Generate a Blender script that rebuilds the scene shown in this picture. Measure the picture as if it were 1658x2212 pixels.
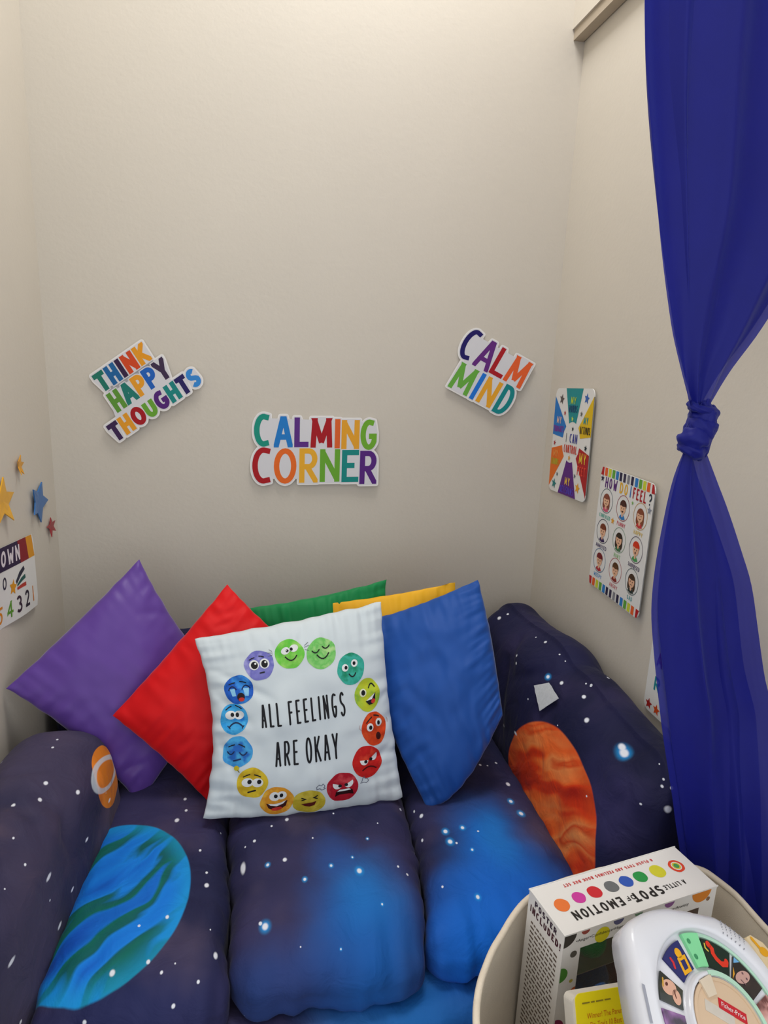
import bpy, bmesh, math, random
from mathutils import Vector, Matrix, noise
from mathutils.geometry import tessellate_polygon

random.seed(7)
for o in list(bpy.data.objects):
    bpy.data.objects.remove(o, do_unlink=True)
scene = bpy.context.scene
COL = scene.collection
PI = math.pi

# ------------------------------------------------------------------ camera, world, lights, exposure
cam_data = bpy.data.cameras.new('camera')
cam_data.sensor_fit = 'VERTICAL'
cam_data.sensor_height = 36.0
cam_data.lens = 23.083
cam_data.clip_start = 0.02
cam = bpy.data.objects.new('camera', cam_data)
COL.objects.link(cam)
AX = Vector((0.98375, -0.17152, 0.04137)).normalized()      # camera right in world axes
AF = Vector((0.17600, 0.95773, -0.22654)).normalized()      # view direction in world axes
AX = (AX - AF * AX.dot(AF)).normalized()
AU = AX.cross(AF).normalized()
cam.matrix_world = Matrix(((AX.x, AU.x, -AF.x, 0.0), (AX.y, AU.y, -AF.y, 0.0), (AX.z, AU.z, -AF.z, 1.5), (0, 0, 0, 1)))
scene.camera = cam

world = bpy.data.worlds.new('room_ambience')
scene.world = world
world.use_nodes = True
wb = world.node_tree.nodes['Background']
wb.inputs[0].default_value = (0.94, 0.97, 1.0, 1)
wb.inputs[1].default_value = 1.32

def area_light(name, loc, target, sx, sy, power, colr):
    l = bpy.data.lights.new(name, 'AREA')
    l.shape = 'RECTANGLE'; l.size = sx; l.size_y = sy; l.energy = power; l.color = colr
    o = bpy.data.objects.new(name, l); COL.objects.link(o)
    o.location = loc
    d = Vector(target) - Vector(loc)
    o.rotation_euler = d.to_track_quat('-Z', 'Y').to_euler()
    return o
area_light('ceiling_light', (0.27, 1.42, 3.44), (0.27, 1.42, 0.0), 0.70, 0.55, 24.0, (1.0, 0.985, 0.96))
area_light('room_light', (0.1, -0.4, 3.3), (0.1, 0.9, 0.0), 1.2, 0.6, 4.0, (0.95, 0.98, 1.0))

scene.view_settings.view_transform = 'Standard'
scene.view_settings.look = 'None'
scene.view_settings.gamma = 1.0
scene.view_settings.use_curve_mapping = False
scene.view_settings.exposure = 0.0

XL, XR, YB = -0.6065, 0.8935, 2.0091          # the alcove: left wall, right wall, back wall
CEIL = 3.50

# ------------------------------------------------------------------ helpers
def lin(c):
    if isinstance(c, str):
        c = [int(c[i:i+2], 16) / 255 for i in (0, 2, 4)]
    return tuple((x / 12.92 if x <= 0.04045 else ((x + 0.055) / 1.055) ** 2.4) for x in c) + (1.0,)

MATS = {}
def N(t, typ, **kw):
    n = t.nodes.new(typ)
    for k, v in kw.items():
        if k == 'i':
            for kk, vv in v.items(): n.inputs[kk].default_value = vv
        else: setattr(n, k, v)
    return n

def mat(name, colr, rough=0.6, var=0.06, scale=60.0, bump=0.0, bscale=400.0, spec=0.3, sheen=0.0, metal=0.0, colr2=None, coat=0.0):
    """plain procedural surface: base colour with faint mottling and fine relief"""
    if name in MATS: return MATS[name]
    m = bpy.data.materials.new(name); m.use_nodes = True
    t = m.node_tree; b = t.nodes['Principled BSDF']; L = t.links.new
    tc = N(t, 'ShaderNodeTexCoord')
    nz = N(t, 'ShaderNodeTexNoise', i={'Scale': scale, 'Detail': 4.0, 'Roughness': 0.6})
    L(tc.outputs['Object'], nz.inputs['Vector'])
    mx = N(t, 'ShaderNodeMix', data_type='RGBA')
    c = lin(colr)
    c2 = lin(colr2) if colr2 else tuple(max(0, x * (1 - 2 * var)) for x in c[:3]) + (1,)
    c1 = c if colr2 else tuple(min(1, x * (1 + var)) for x in c[:3]) + (1,)
    mx.inputs[6].default_value = c1; mx.inputs[7].default_value = c2
    if colr2:
        rp = N(t, 'ShaderNodeMapRange', i={1: 0.38, 2: 0.62}); L(nz.outputs['Fac'], rp.inputs[0]); L(rp.outputs[0], mx.inputs[0])
    else: L(nz.outputs['Fac'], mx.inputs[0])
    L(mx.outputs[2], b.inputs['Base Color'])
    b.inputs['Roughness'].default_value = rough
    b.inputs['Specular IOR Level'].default_value = spec
    b.inputs['Metallic'].default_value = metal
    b.inputs['Sheen Weight'].default_value = sheen
    b.inputs['Coat Weight'].default_value = coat
    if bump:
        n2 = N(t, 'ShaderNodeTexNoise', i={'Scale': bscale, 'Detail': 3.0})
        L(tc.outputs['Object'], n2.inputs['Vector'])
        bp = N(t, 'ShaderNodeBump', i={'Strength': bump, 'Distance': 0.002})
        L(n2.outputs['Fac'], bp.inputs['Height']); L(bp.outputs[0], b.inputs['Normal'])
    MATS[name] = m
    return m

def ink(hexc):
    return mat('print_' + hexc, hexc, rough=0.55, var=0.03, scale=90, spec=0.25)

def link_mesh(name, verts, faces, m, parent=None, smooth=False, origin=None):
    me = bpy.data.meshes.new(name)
    og = Vector(origin) if origin is not None else Vector((0, 0, 0))
    me.from_pydata([(v[0] - og[0], v[1] - og[1], v[2] - og[2]) for v in verts], [], faces)
    me.update()
    if m: me.materials.append(m)
    if smooth:
        me.polygons.foreach_set('use_smooth', [True] * len(me.polygons))
    o = bpy.data.objects.new(name, me); COL.objects.link(o)
    if parent is not None:
        o.parent = parent
    elif origin is not None:
        o.location = og
    return o

def tag(o, label, cat, group=None):
    o['label'] = label; o['category'] = cat
    if group: o['group'] = group
    return o
def thing(name, label, cat, loc=(0, 0, 0), group=None):
    o = bpy.data.objects.new(name, None); COL.objects.link(o); o.location = loc
    o.empty_display_size = 0.05
    return tag(o, label, cat, group)
def structure(o):
    o['kind'] = 'structure'; return o

class MB:
    """collects faces of one mesh"""
    def __init__(s): s.v = []; s.f = []
    def add(s, vs, fs):
        k = len(s.v); s.v += [tuple(v) for v in vs]; s.f += [tuple(i + k for i in f) for f in fs]
    def box(s, lo, hi):
        (a, b, c), (d, e, f) = lo, hi
        s.add([(a,b,c),(d,b,c),(d,e,c),(a,e,c),(a,b,f),(d,b,f),(d,e,f),(a,e,f)],
              [(0,3,2,1),(4,5,6,7),(0,1,5,4),(1,2,6,5),(2,3,7,6),(3,0,4,7)])
    def build(s, name, m, parent=None, smooth=False, origin=None):
        return link_mesh(name, s.v, s.f, m, parent, smooth, origin)

# ------------------------------------------------------------------ flat print: 2D shapes mapped onto a surface by a frame function (a, b, h) -> point
def resample(pts, step):
    out = [pts[0]]
    for p, q in zip(pts, pts[1:]):
        d = math.hypot(q[0]-p[0], q[1]-p[1]); n = max(1, int(math.ceil(d / step)))
        for i in range(1, n + 1): out.append((p[0]+(q[0]-p[0])*i/n, p[1]+(q[1]-p[1])*i/n))
    return out

def ribbon(pts, w):
    """quads along a polyline"""
    n = len(pts); L = []; R = []
    closed = n > 3 and math.hypot(pts[0][0]-pts[-1][0], pts[0][1]-pts[-1][1]) < 1e-9
    for i in range(n):
        if closed and i in (0, n - 1): p0, p1, p2 = pts[-2], pts[0], pts[1]
        else: p0, p1, p2 = pts[max(0, i-1)], pts[i], pts[min(n-1, i+1)]
        d1 = (p1[0]-p0[0], p1[1]-p0[1]); d2 = (p2[0]-p1[0], p2[1]-p1[1])
        l1 = math.hypot(*d1) or 1e-9; l2 = math.hypot(*d2) or 1e-9
        tx = (d1[0]/l1 if l1 > 1e-8 else 0) + (d2[0]/l2 if l2 > 1e-8 else 0)
        ty = (d1[1]/l1 if l1 > 1e-8 else 0) + (d2[1]/l2 if l2 > 1e-8 else 0)
        l = math.hypot(tx, ty) or 1e-9; tx /= l; ty /= l
        c = 1.0
        if 0 < i < n-1: c = max(0.5, (tx*d1[0]+ty*d1[1]) / l1)
        k = w / 2 / c
        L.append((p1[0]-ty*k, p1[1]+tx*k)); R.append((p1[0]+ty*k, p1[1]-tx*k))
    return [[R[i], R[i+1], L[i+1], L[i]] for i in range(n-1)]

def clip_box(poly, x0, x1, y0, y1):
    def cut(P, f, inter):
        o = []
        for i in range(len(P)):
            a, b = P[i-1], P[i]
            if f(b):
                if not f(a): o.append(inter(a, b))
                o.append(b)
            elif f(a): o.append(inter(a, b))
        return o
    def ix(v): return lambda a, b: (v, a[1] + (b[1]-a[1]) * (v-a[0]) / ((b[0]-a[0]) or 1e-12))
    def iy(v): return lambda a, b: (a[0] + (b[0]-a[0]) * (v-a[1]) / ((b[1]-a[1]) or 1e-12), v)
    for f, it in ((lambda p: p[0] >= x0-1e-9, ix(x0)), (lambda p: p[0] <= x1+1e-9, ix(x1)), (lambda p: p[1] >= y0-1e-9, iy(y0)), (lambda p: p[1] <= y1+1e-9, iy(y1))):
        if len(poly) < 3: return []
        poly = cut(poly, f, it)
    return poly if len(poly) >= 3 else []

def arc(cx, cy, rx, ry, a0, a1, n=14):
    return [(cx + rx*math.cos(math.radians(a0+(a1-a0)*i/n)), cy + ry*math.sin(math.radians(a0+(a1-a0)*i/n))) for i in range(n+1)]

def glyphs():
    g = {}
    l = lambda *p: list(p)
    g['A'] = [l((0,0),(.44,1)), l((1,0),(.56,1)), l((.2,.3),(.8,.3))]
    g['B'] = [l((0,0),(0,1)), l((0,1),(.45,1))+arc(.5,.76,.42,.24,90,-90,10)+l((0,.52)), l((.45,.52),(.5,.52))+arc(.55,.26,.45,.26,90,-90,10)+l((0,0))]
    g['C'] = [l((1,.955))+arc(.56,.5,.56,.5,78,282,22)+l((1,.045))]
    g['D'] = [l((0,0),(0,1)), l((0,1),(.3,1))+arc(.35,.5,.65,.5,88,-88,16)+l((0,0))]
    g['E'] = [l((0,0),(0,1)), l((0,1),(1,1)), l((0,.52),(.82,.52)), l((0,0),(1,0))]
    g['F'] = [l((0,0),(0,1)), l((0,1),(1,1)), l((0,.52),(.82,.52))]
    g['G'] = [l((.95,.955))+arc(.54,.5,.54,.5,78,335,24)+l((1,.44)), l((.58,.44),(1,.44))]
    g['H'] = [l((0,0),(0,1)), l((1,0),(1,1)), l((0,.5),(1,.5))]
    g['I'] = [l((.5,0),(.5,1))]
    g['J'] = [l((.8,1),(.8,.3))+arc(.42,.28,.38,.28,0,-170,10)]
    g['K'] = [l((0,0),(0,1)), l((0,.36),(.92,1)), l((.28,.56),(1,0))]
    g['L'] = [l((0,0),(0,1)), l((0,0),(1,0))]
    g['M'] = [l((0,0),(.08,1)), l((1,0),(.92,1)), l((.08,1),(.5,.12)), l((.92,1),(.5,.12))]
    g['N'] = [l((0,0),(0,1)), l((1,0),(1,1)), l((0,1),(1,0))]
    g['O'] = [arc(.5,.5,.5,.5,90,450,28)]
    g['P'] = [l((0,0),(0,1)), l((0,1),(.45,1))+arc(.5,.72,.5,.28,90,-90,12)+l((0,.44))]
    g['Q'] = g['O'] + [l((.6,.25),(1,0))]
    g['R'] = [l((0,0),(0,1)), l((0,1),(.45,1))+arc(.5,.73,.46,.27,90,-90,12)+l((0,.46)), l((.4,.46),(1,0))]
    g['S'] = [arc(.5,.74,.46,.26,40,200,10)+l((.2,.57),(.8,.43))+arc(.5,.26,.5,.26,20,-150,10)]
    g['T'] = [l((.5,0),(.5,1)), l((0,1),(1,1))]
    g['U'] = [l((0,1),(0,.4))+arc(.5,.36,.5,.36,180,360,14)+l((1,1))]
    g['V'] = [l((0,1),(.48,0)), l((1,1),(.52,0))]
    g['W'] = [l((0,1),(.22,0)), l((.5,.68),(.24,0)), l((.5,.68),(.76,0)), l((1,1),(.78,0))]
    g['X'] = [l((0,0),(1,1)), l((0,1),(1,0))]
    g['Y'] = [l((.5,0),(.5,.45)), l((.5,.42),(0,1)), l((.5,.42),(1,1))]
    g['Z'] = [l((0,1),(1,1)), l((1,1),(0,0)), l((0,0),(1,0))]
    g['0'] = g['O']
    g['1'] = [l((.5,0),(.5,1))]
    g['2'] = [arc(.5,.72,.48,.28,165,-30,12)+l((0,0)), l((0,0),(1,0))]
    g['3'] = [arc(.45,.75,.45,.25,150,-90,12), arc(.45,.26,.52,.26,90,-150,12)]
    g['4'] = [l((.72,0),(.72,1)), l((.72,1),(0,.3)), l((0,.3),(1,.3))]
    g['5'] = [l((.9,1),(.15,1)), l((.15,1),(.08,.55))+arc(.45,.32,.5,.32,120,-140,14)]
    g['8'] = [arc(.5,.75,.44,.25,90,450,16), arc(.5,.25,.5,.25,90,450,16)]
    g['?'] = [arc(.5,.72,.45,.28,160,-60,12)+l((.5,.36),(.5,.26)), l((.5,.0),(.5,.06))]
    g['!'] = [l((.5,.3),(.5,1)), l((.5,0),(.5,.08))]
    g["'"] = [l((.5,.75),(.5,1))]
    g['&'] = g['O']
    g['-'] = [l((.1,.5),(.9,.5))]
    g['+'] = [l((.1,.5),(.9,.5)), l((.5,.25),(.5,.75))]
    g['.'] = [l((.5,0),(.5,.05))]
    return g
GLYPH = glyphs()
NARROW = {'I': .35, "'": .3, '!': .35, '.': .3, '1': .4, 'M': 1.25, 'W': 1.35, ' ': .55, 'L': .85, 'E': .85, 'F': .85}

class Print:
    """flat shapes on a surface"""
    def __init__(s, frame, step=9.0):
        s.fr = frame; s.step = step; s.mb = MB()
    def poly(s, pts, h=0.0):
        s.mb.add([s.fr(p[0], p[1], h) for p in pts], [tuple(range(len(pts)))])
    def npoly(s, pts, h=0.0):
        tr = tessellate_polygon([[Vector((p[0], p[1], 0)) for p in pts]])
        P = list(pts); F = [tuple(t) for t in tr]; mid = {}
        for _ in range(5):
            big = max((math.hypot(P[t[i]][0]-P[t[i-1]][0], P[t[i]][1]-P[t[i-1]][1]) for t in F for i in range(3)), default=0)
            if big <= s.step: break
            G = []
            for t in F:
                m = []
                for i in range(3):
                    k = tuple(sorted((t[i], t[(i+1) % 3])))
                    if k not in mid: mid[k] = len(P); P.append(((P[k[0]][0]+P[k[1]][0])/2, (P[k[0]][1]+P[k[1]][1])/2))
                    m.append(mid[k])
                G += [(t[0], m[0], m[2]), (m[0], t[1], m[1]), (m[2], m[1], t[2]), tuple(m)]
            F = G
        s.mb.add([s.fr(p[0], p[1], h) for p in P], F)
    def disc(s, cx, cy, rx, ry=None, rot=0.0, h=0.0, n=28, rings=1, wob=0.0, seed=0, a0=0.0, a1=360.0):
        ry = ry or rx; c, sn = math.cos(rot), math.sin(rot)
        vs = [s.fr(cx, cy, h)]; fs = []
        full = abs(a1 - a0) >= 359.9
        cnt = n if full else n + 1
        for k in range(1, rings + 1):
            for i in range(cnt):
                a = math.radians(a0 + (a1 - a0) * i / n)
                w = 1 + wob * noise.noise((math.cos(a)*1.6+seed*3.1, math.sin(a)*1.6, seed*1.7))
                x, y = rx*math.cos(a)*w*k/rings, ry*math.sin(a)*w*k/rings
                vs.append(s.fr(cx + x*c - y*sn, cy + x*sn + y*c, h))
        for i in range(n):
            j = (i + 1) % cnt if full else i + 1
            fs.append((0, 1+i, 1+j))
            for k in range(1, rings):
                b0, b1 = 1+(k-1)*cnt, 1+k*cnt
                fs.append((b0+i, b1+i, b1+j, b0+j))
        s.mb.add(vs, fs)
    def stroke(s, pts, w, h=0.0, caps=True):
        p2 = resample(pts, s.step)
        for q in ribbon(p2, w): s.mb.add([s.fr(x, y, h) for x, y in q], [(0, 1, 2, 3)])
        if caps:
            s.disc(*pts[0], w/2, h=h+3e-5, n=10); s.disc(*pts[-1], w/2, h=h+6e-5, n=10)
    def glyph(s, ch, x0, y0, w, hgt, t, h=0.0, rounded=False, o=None, ex=(1, 0), ey=(0, 1)):
        """letter in the box (x0, y0, w, hgt) of the text frame o + a*ex + b*ey"""
        o = o or (0, 0)
        m = lambda p: s.fr(o[0]+p[0]*ex[0]+p[1]*ey[0], o[1]+p[0]*ex[1]+p[1]*ey[1], h)
        if ch in 'I1' and not rounded: t = min(t, w)
        for jn, pl in enumerate(GLYPH.get(ch, [])):
            m = lambda p, hh=h+jn*1e-5: s.fr(o[0]+p[0]*ex[0]+p[1]*ey[0], o[1]+p[0]*ex[1]+p[1]*ey[1], hh)
            pts = [(x0+t/2+p[0]*(w-t), y0+t/2+p[1]*(hgt-t)) for p in pl]
            if rounded:
                for q in ribbon(resample(pts, s.step), t): s.mb.add([m(p) for p in q], [(0,1,2,3)])
                for e in (pts[0], pts[-1]):
                    hc = h+jn*1e-5+4e-5
                    s.mb.add([m(e, hc)]+[m((e[0]+t/2*math.cos(i*PI/5), e[1]+t/2*math.sin(i*PI/5)), hc) for i in range(10)], [(0,1+i,1+(i+1)%10) for i in range(10)])
                continue
            if len(pts) == 2:
                (ax, ay), (bx, by) = pts; d = math.hypot(bx-ax, by-ay) or 1e-9
                ux, uy = (bx-ax)/d, (by-ay)/d
                ea = t if pl[0][1] in (0, 1) or pl[0][0] in (0, 1) else t*.1
                eb = t if pl[1][1] in (0, 1) or pl[1][0] in (0, 1) else t*.1
                pts = [(ax-ux*ea, ay-uy*ea), (bx+ux*eb, by+uy*eb)]
            for q in ribbon(pts, t):
                q = clip_box(q, x0, x0+w, y0, y0+hgt)
                if q: s.mb.add([m(p) for p in q], [tuple(range(len(q)))])
    def text(s, txt, x0, y0, hgt, t, width=None, asp=.6, gap=.22, h=0.0, rounded=False, ex=(1, 0), ey=(0, 1), center=False):
        """line of capitals starting at (x0, y0); ex / ey give the reading and up directions"""
        adv = sum(NARROW.get(c, 1.0)*asp for c in txt) + gap*(len(txt)-1)
        k = hgt if width is None else width / adv
        a = -adv*k/2 if center else 0.0
        for c in txt:
            w = NARROW.get(c, 1.0)*asp*k
            if c != ' ': s.glyph(c, a, 0, w, hgt, t, h, rounded, (x0, y0), ex, ey)
            a += w + gap*k
    def star(s, cx, cy, r, h=0.0, rot=0.0, inner=.45):
        P = [(cx + (r if i % 2 == 0 else r*inner)*math.sin(rot+i*PI/5), cy + (r if i % 2 == 0 else r*inner)*math.cos(rot+i*PI/5)) for i in range(10)]
        s.mb.add([s.fr(cx, cy, h)]+[s.fr(*p, h) for p in P], [(0, 1+(i+1) % 10, 1+i) for i in range(10)])
    def build(s, name, m, parent=None, origin=None):
        return s.mb.build(name, m, parent, False, origin)

def text_faces(txt):
    """lower-case lettering from the built-in typeface, as flat faces with cap height about 0.7"""
    cu = bpy.data.curves.new('t', 'FONT'); cu.body = txt; cu.resolution_u = 2
    ob = bpy.data.objects.new('t', cu); COL.objects.link(ob)
    dg = bpy.context.evaluated_depsgraph_get(); dg.update()
    me = bpy.data.meshes.new_from_object(ob.evaluated_get(dg))
    vs = [(v.co.x, v.co.y) for v in me.vertices]; fs = [tuple(p.vertices) for p in me.polygons]
    bpy.data.objects.remove(ob); bpy.data.curves.remove(cu); bpy.data.meshes.remove(me)
    return vs, fs
def type_text(pr, txt, x0, y0, size, width=None, h=0.0, ex=(1, 0), ey=(0, 1)):
    vs, fs = text_faces(txt)
    w = max(v[0] for v in vs) or 1
    kx = size if width is None else width / w
    pr.mb.add([pr.fr(x0+v[0]*kx*ex[0]+v[1]*size*ey[0], y0+v[0]*kx*ex[1]+v[1]*size*ey[1], h) for v in vs], fs)

def plane_frame(o, ex, ey, n):
    o, ex, ey, n = Vector(o), Vector(ex), Vector(ey), Vector(n)
    return lambda a, b, h=0.0: o + ex*a + ey*b + n*h

def rounded_rect(x0, x1, y0, y1, r, n=6):
    P = []
    for cx, cy, a in ((x1-r, y1-r, 0), (x0+r, y1-r, 90), (x0+r, y0+r, 180), (x1-r, y0+r, 270)):
        P += arc(cx, cy, r, r, a, a+90, n)
    return P
def slab(fr, pts, h0, h1):
    n = len(pts); mb = MB()
    mb.add([fr(p[0], p[1], h0) for p in pts] + [fr(p[0], p[1], h1) for p in pts],
           [tuple(range(n))[::-1], tuple(range(n, 2*n))] + [(i, (i+1) % n, n+(i+1) % n, n+i) for i in range(n)])
    return mb

# ------------------------------------------------------------------ the setting
def wall_material():
    m = mat('wall_paint', 'd3ccc0', rough=0.5, var=0.03, scale=2.2, bump=0.22, bscale=90, spec=0.35)
    return m
WALL = wall_material()
def box_obj(name, lo, hi, m, parent=None):
    mb = MB(); mb.box(lo, hi)
    c = ((lo[0]+hi[0])/2, (lo[1]+hi[1])/2, lo[2])
    return mb.build(name, m, parent, origin=c)
Y0 = -2.4
structure(box_obj('wall_back', (XL-.1, YB, 0), (XR+.1, YB+.1, CEIL), WALL))
structure(box_obj('wall_left', (XL-.1, .60, 0), (XL, YB, CEIL), WALL))
structure(box_obj('wall_right', (XR, .55, 0), (XR+.1, YB, CEIL), WALL))
structure(box_obj('floor', (-3.0, Y0, -.05), (3.0, YB+.1, 0), mat('floor_vinyl', '8d8478', rough=.4, scale=8)))
structure(box_obj('ceiling', (-3.0, Y0, CEIL), (3.0, YB+.1, CEIL+.05), mat('ceiling_white', 'e6e2da', rough=.8, scale=12)))
# boxed-in ledge along the top of the right wall
tr = structure(box_obj('trim_1', (XR-.040, .55, 2.432), (XR, YB, CEIL), WALL))
e = box_obj('edge_strip', (XR-.034, .55, 2.405), (XR-.004, YB, 2.432), mat('ledge_wood', 'b3a694', rough=.6, scale=20))
e.location -= tr.location; e.parent = tr

# ------------------------------------------------------------------ sofa in a galaxy-print cover
SOFA = (0.14, 1.42, 0.0)
def sub(p, o=SOFA): return (p[0]-o[0], p[1]-o[1], p[2]-o[2])

def galaxy(name, stars=(), nebulae=(), planets=(), base=('222447', '37345a', '50465f'), seed=0.0, speck=1.0):
    """night-sky print: navy cloth, blue nebulae (centre, radii, strength), white stars (centre, radius, stretch, halo) and planets"""
    m = bpy.data.materials.new(name); m.use_nodes = True
    t = m.node_tree; b = t.nodes['Principled BSDF']; L = t.links.new
    tc = N(t, 'ShaderNodeTexCoord'); P = tc.outputs['Object']
    def vm(op, a, bb=None):
        n = N(t, 'ShaderNodeVectorMath', operation=op)
        for i, x in enumerate((a, bb)):
            if x is None: continue
            if isinstance(x, (tuple, list)): n.inputs[i].default_value = x
            else: L(x, n.inputs[i])
        return n.outputs['Value'] if op in ('LENGTH', 'DISTANCE') else n.outputs[0]
    def mr(x, a, c, d=0.0, e=1.0, smooth=True):
        n = N(t, 'ShaderNodeMapRange', i={1: a, 2: c, 3: d, 4: e})
        if smooth: n.interpolation_type = 'SMOOTHSTEP'
        L(x, n.inputs[0]); return n.outputs[0]
    def mix(f, a, c):
        n = N(t, 'ShaderNodeMix', data_type='RGBA')
        for k, x in ((0, f), (6, a), (7, c)):
            if isinstance(x, (float, int, tuple)): n.inputs[k].default_value = x
            else: L(x, n.inputs[k])
        return n.outputs[2]
    def mth(op, a, c=None):
        n = N(t, 'ShaderNodeMath', operation=op)
        for i, x in enumerate((a, c)):
            if x is None: continue
            if isinstance(x, (float, int)): n.inputs[i].default_value = x
            else: L(x, n.inputs[i])
        return n.outputs[0]
    def nzz(scale, detail=3.0, off=0.0, src=None):
        n = N(t, 'ShaderNodeTexNoise', i={'Scale': scale, 'Detail': detail, 'Roughness': .5})
        L(vm('ADD', src or P, (seed+off, off*.7, seed*.3)), n.inputs['Vector']); return n.outputs['Fac'], n.outputs['Color']
    f1, _ = nzz(3.2); f2, _ = nzz(5.0, 3, 9.0)
    col = mix(mr(f1, .35, .65), lin(base[0]), lin(base[1]))
    col = mix(mr(f2, .48, .72, 0, .75), col, lin(base[2]))
    _, wc = nzz(6.0, 2, 3.0)
    warp = vm('MULTIPLY_ADD', wc, (.10, .10, .10)); t.nodes[-1].inputs[2].default_value = (-.05, -.05, -.05)
    PW = vm('ADD', P, warp)
    for (c, r, k, hx) in nebulae:
        d = vm('LENGTH', vm('DIVIDE', vm('SUBTRACT', PW, sub(c)), r))
        col = mix(mr(d, 1.0, .15, 0, k), col, lin(hx))
    for pl in planets:
        c, r = pl['c'], pl['r']
        d = vm('LENGTH', vm('DIVIDE', vm('SUBTRACT', P, sub(c)), r))
        msk = mr(d, 1.0, .975)
        rot = N(t, 'ShaderNodeVectorRotate', rotation_type='AXIS_ANGLE', i={'Axis': pl.get('axis', (0, 0, 1)), 'Angle': pl.get('ang', 0.0)})
        L(vm('SUBTRACT', P, sub(c)), rot.inputs['Vector'])
        wn = N(t, 'ShaderNodeTexNoise', i={'Scale': pl.get('ws', 5.0), 'Detail': 2.0}); L(rot.outputs[0], wn.inputs['Vector'])
        wv = vm('MULTIPLY', wn.outputs['Color'], pl.get('warp', (.16, .16, .16)))
        sc = vm('MULTIPLY', vm('ADD', rot.outputs[0], wv), pl.get('sc', (14.0, 3.0, 3.0)))
        n2 = N(t, 'ShaderNodeTexNoise', i={'Scale': 1.0, 'Detail': 2.5, 'Roughness': .45}); L(sc, n2.inputs['Vector'])
        cr = N(t, 'ShaderNodeValToRGB'); L(n2.outputs['Fac'], cr.inputs[0])
        st = pl['ramp']; el = cr.color_ramp.elements
        while len(el) < len(st): el.new(.5)
        for q, (pos, hx) in zip(el, st): q.position = pos; q.color = lin(hx)
        pc = cr.outputs[0]
        if 'rim' in pl: pc = mix(mr(d, .72, 1.0, 0, .6), pc, lin(pl['rim']))
        col = mix(msk, col, pc)
        if 'ring' in pl:
            rc, rr, ra = pl['ring']
            r2 = N(t, 'ShaderNodeVectorRotate', rotation_type='AXIS_ANGLE', i={'Axis': (1, 0, 0), 'Angle': ra}); L(vm('SUBTRACT', P, sub(rc)), r2.inputs['Vector'])
            d2 = vm('LENGTH', vm('DIVIDE', r2.outputs[0], rr))
            col = mix(mth('MULTIPLY', mth('MULTIPLY', mr(d2, .66, .74), mr(d2, 1.0, .93)), .8), col, lin('c4d2dc'))
    # fine star dust: rare cells of a Voronoi pattern
    vo = N(t, 'ShaderNodeTexVoronoi', i={'Scale': 17.0, 'Randomness': 1.0}); L(vm('ADD', P, (seed*1.3, seed, .2)), vo.inputs['Vector'])
    sx = N(t, 'ShaderNodeSeparateColor'); L(vo.outputs['Color'], sx.inputs[0])
    rad = mr(sx.outputs[0], .62, 1.0, 0.0, .075*speck, False)
    dust = mth('LESS_THAN', vo.outputs['Distance'], rad)
    acc = mth('MULTIPLY', dust, .85); halo = None
    for (c, r, s, hl) in stars:
        d = vm('LENGTH', vm('DIVIDE', vm('SUBTRACT', P, sub(c)), s))
        acc = mth('MAXIMUM', acc, mr(d, r*1.25, r*.55))
        if hl:
            q = mr(d, r*hl, r*.6); halo = q if halo is None else mth('MAXIMUM', halo, q)
    if halo is not None: col = mix(mth('MULTIPLY', halo, .8), col, lin('1f9be8'))
    col = mix(acc, col, lin('e8ecf6'))
    L(col, b.inputs['Base Color'])
    b.inputs['Roughness'].default_value = .72; b.inputs['Specular IOR Level'].default_value = .2
    b.inputs['Sheen Weight'].default_value = .04; b.inputs['Sheen Roughness'].default_value = .4
    n3 = N(t, 'ShaderNodeTexNoise', i={'Scale': 700.0, 'Detail': 2.0}); L(P, n3.inputs['Vector'])
    bp = N(t, 'ShaderNodeBump', i={'Strength': .12, 'Distance': .001}); L(n3.outputs['Fac'], bp.inputs['Height'])
    n4 = N(t, 'ShaderNodeTexNoise', i={'Scale': 16.0, 'Detail': 4.0, 'Distortion': .8}); L(P, n4.inputs['Vector'])
    b2 = N(t, 'ShaderNodeBump', i={'Strength': .5, 'Distance': .014}); L(n4.outputs['Fac'], b2.inputs['Height']); L(bp.outputs[0], b2.inputs['Normal']); L(b2.outputs[0], b.inputs['Normal'])
    return m

def soft_box(lo, hi, r, step=.011, shape=None, disp=None):
    """rounded box as a dense skin; shape(p) bends it, disp(p, n) puffs and creases it"""
    n = [max(2, int(round((hi[i]-lo[i])/step))) for i in range(3)]
    key = {}; V = []; F = []; S = []
    def vid(i, j, k):
        if (i, j, k) in key: return key[(i, j, k)]
        p = Vector((lo[0]+(hi[0]-lo[0])*i/n[0], lo[1]+(hi[1]-lo[1])*j/n[1], lo[2]+(hi[2]-lo[2])*k/n[2]))
        q = Vector((min(max(p[a], lo[a]+r), hi[a]-r) for a in range(3)))
        d = (p-q); d = d.normalized() if d.length > 1e-9 else Vector((0, 0, 1))
        w = q + d*r
        if shape: w = shape(w)
        if disp: w = w + d*disp(w, d)
        key[(i, j, k)] = len(V); V.append(w); return key[(i, j, k)]
    for a, b, c in ((0, 1, 2), (1, 2, 0), (2, 0, 1)):
        for side in (0, n[c]):
            for i in range(n[a]):
                for j in range(n[b]):
                    q = []
                    for di, dj in ((0, 0), (1, 0), (1, 1), (0, 1)):
                        ix = [0, 0, 0]; ix[a] = i+di; ix[b] = j+dj; ix[c] = side; q.append(vid(*ix))
                    F.append(tuple(q) if side else tuple(q[::-1]))
    return V, F

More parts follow.
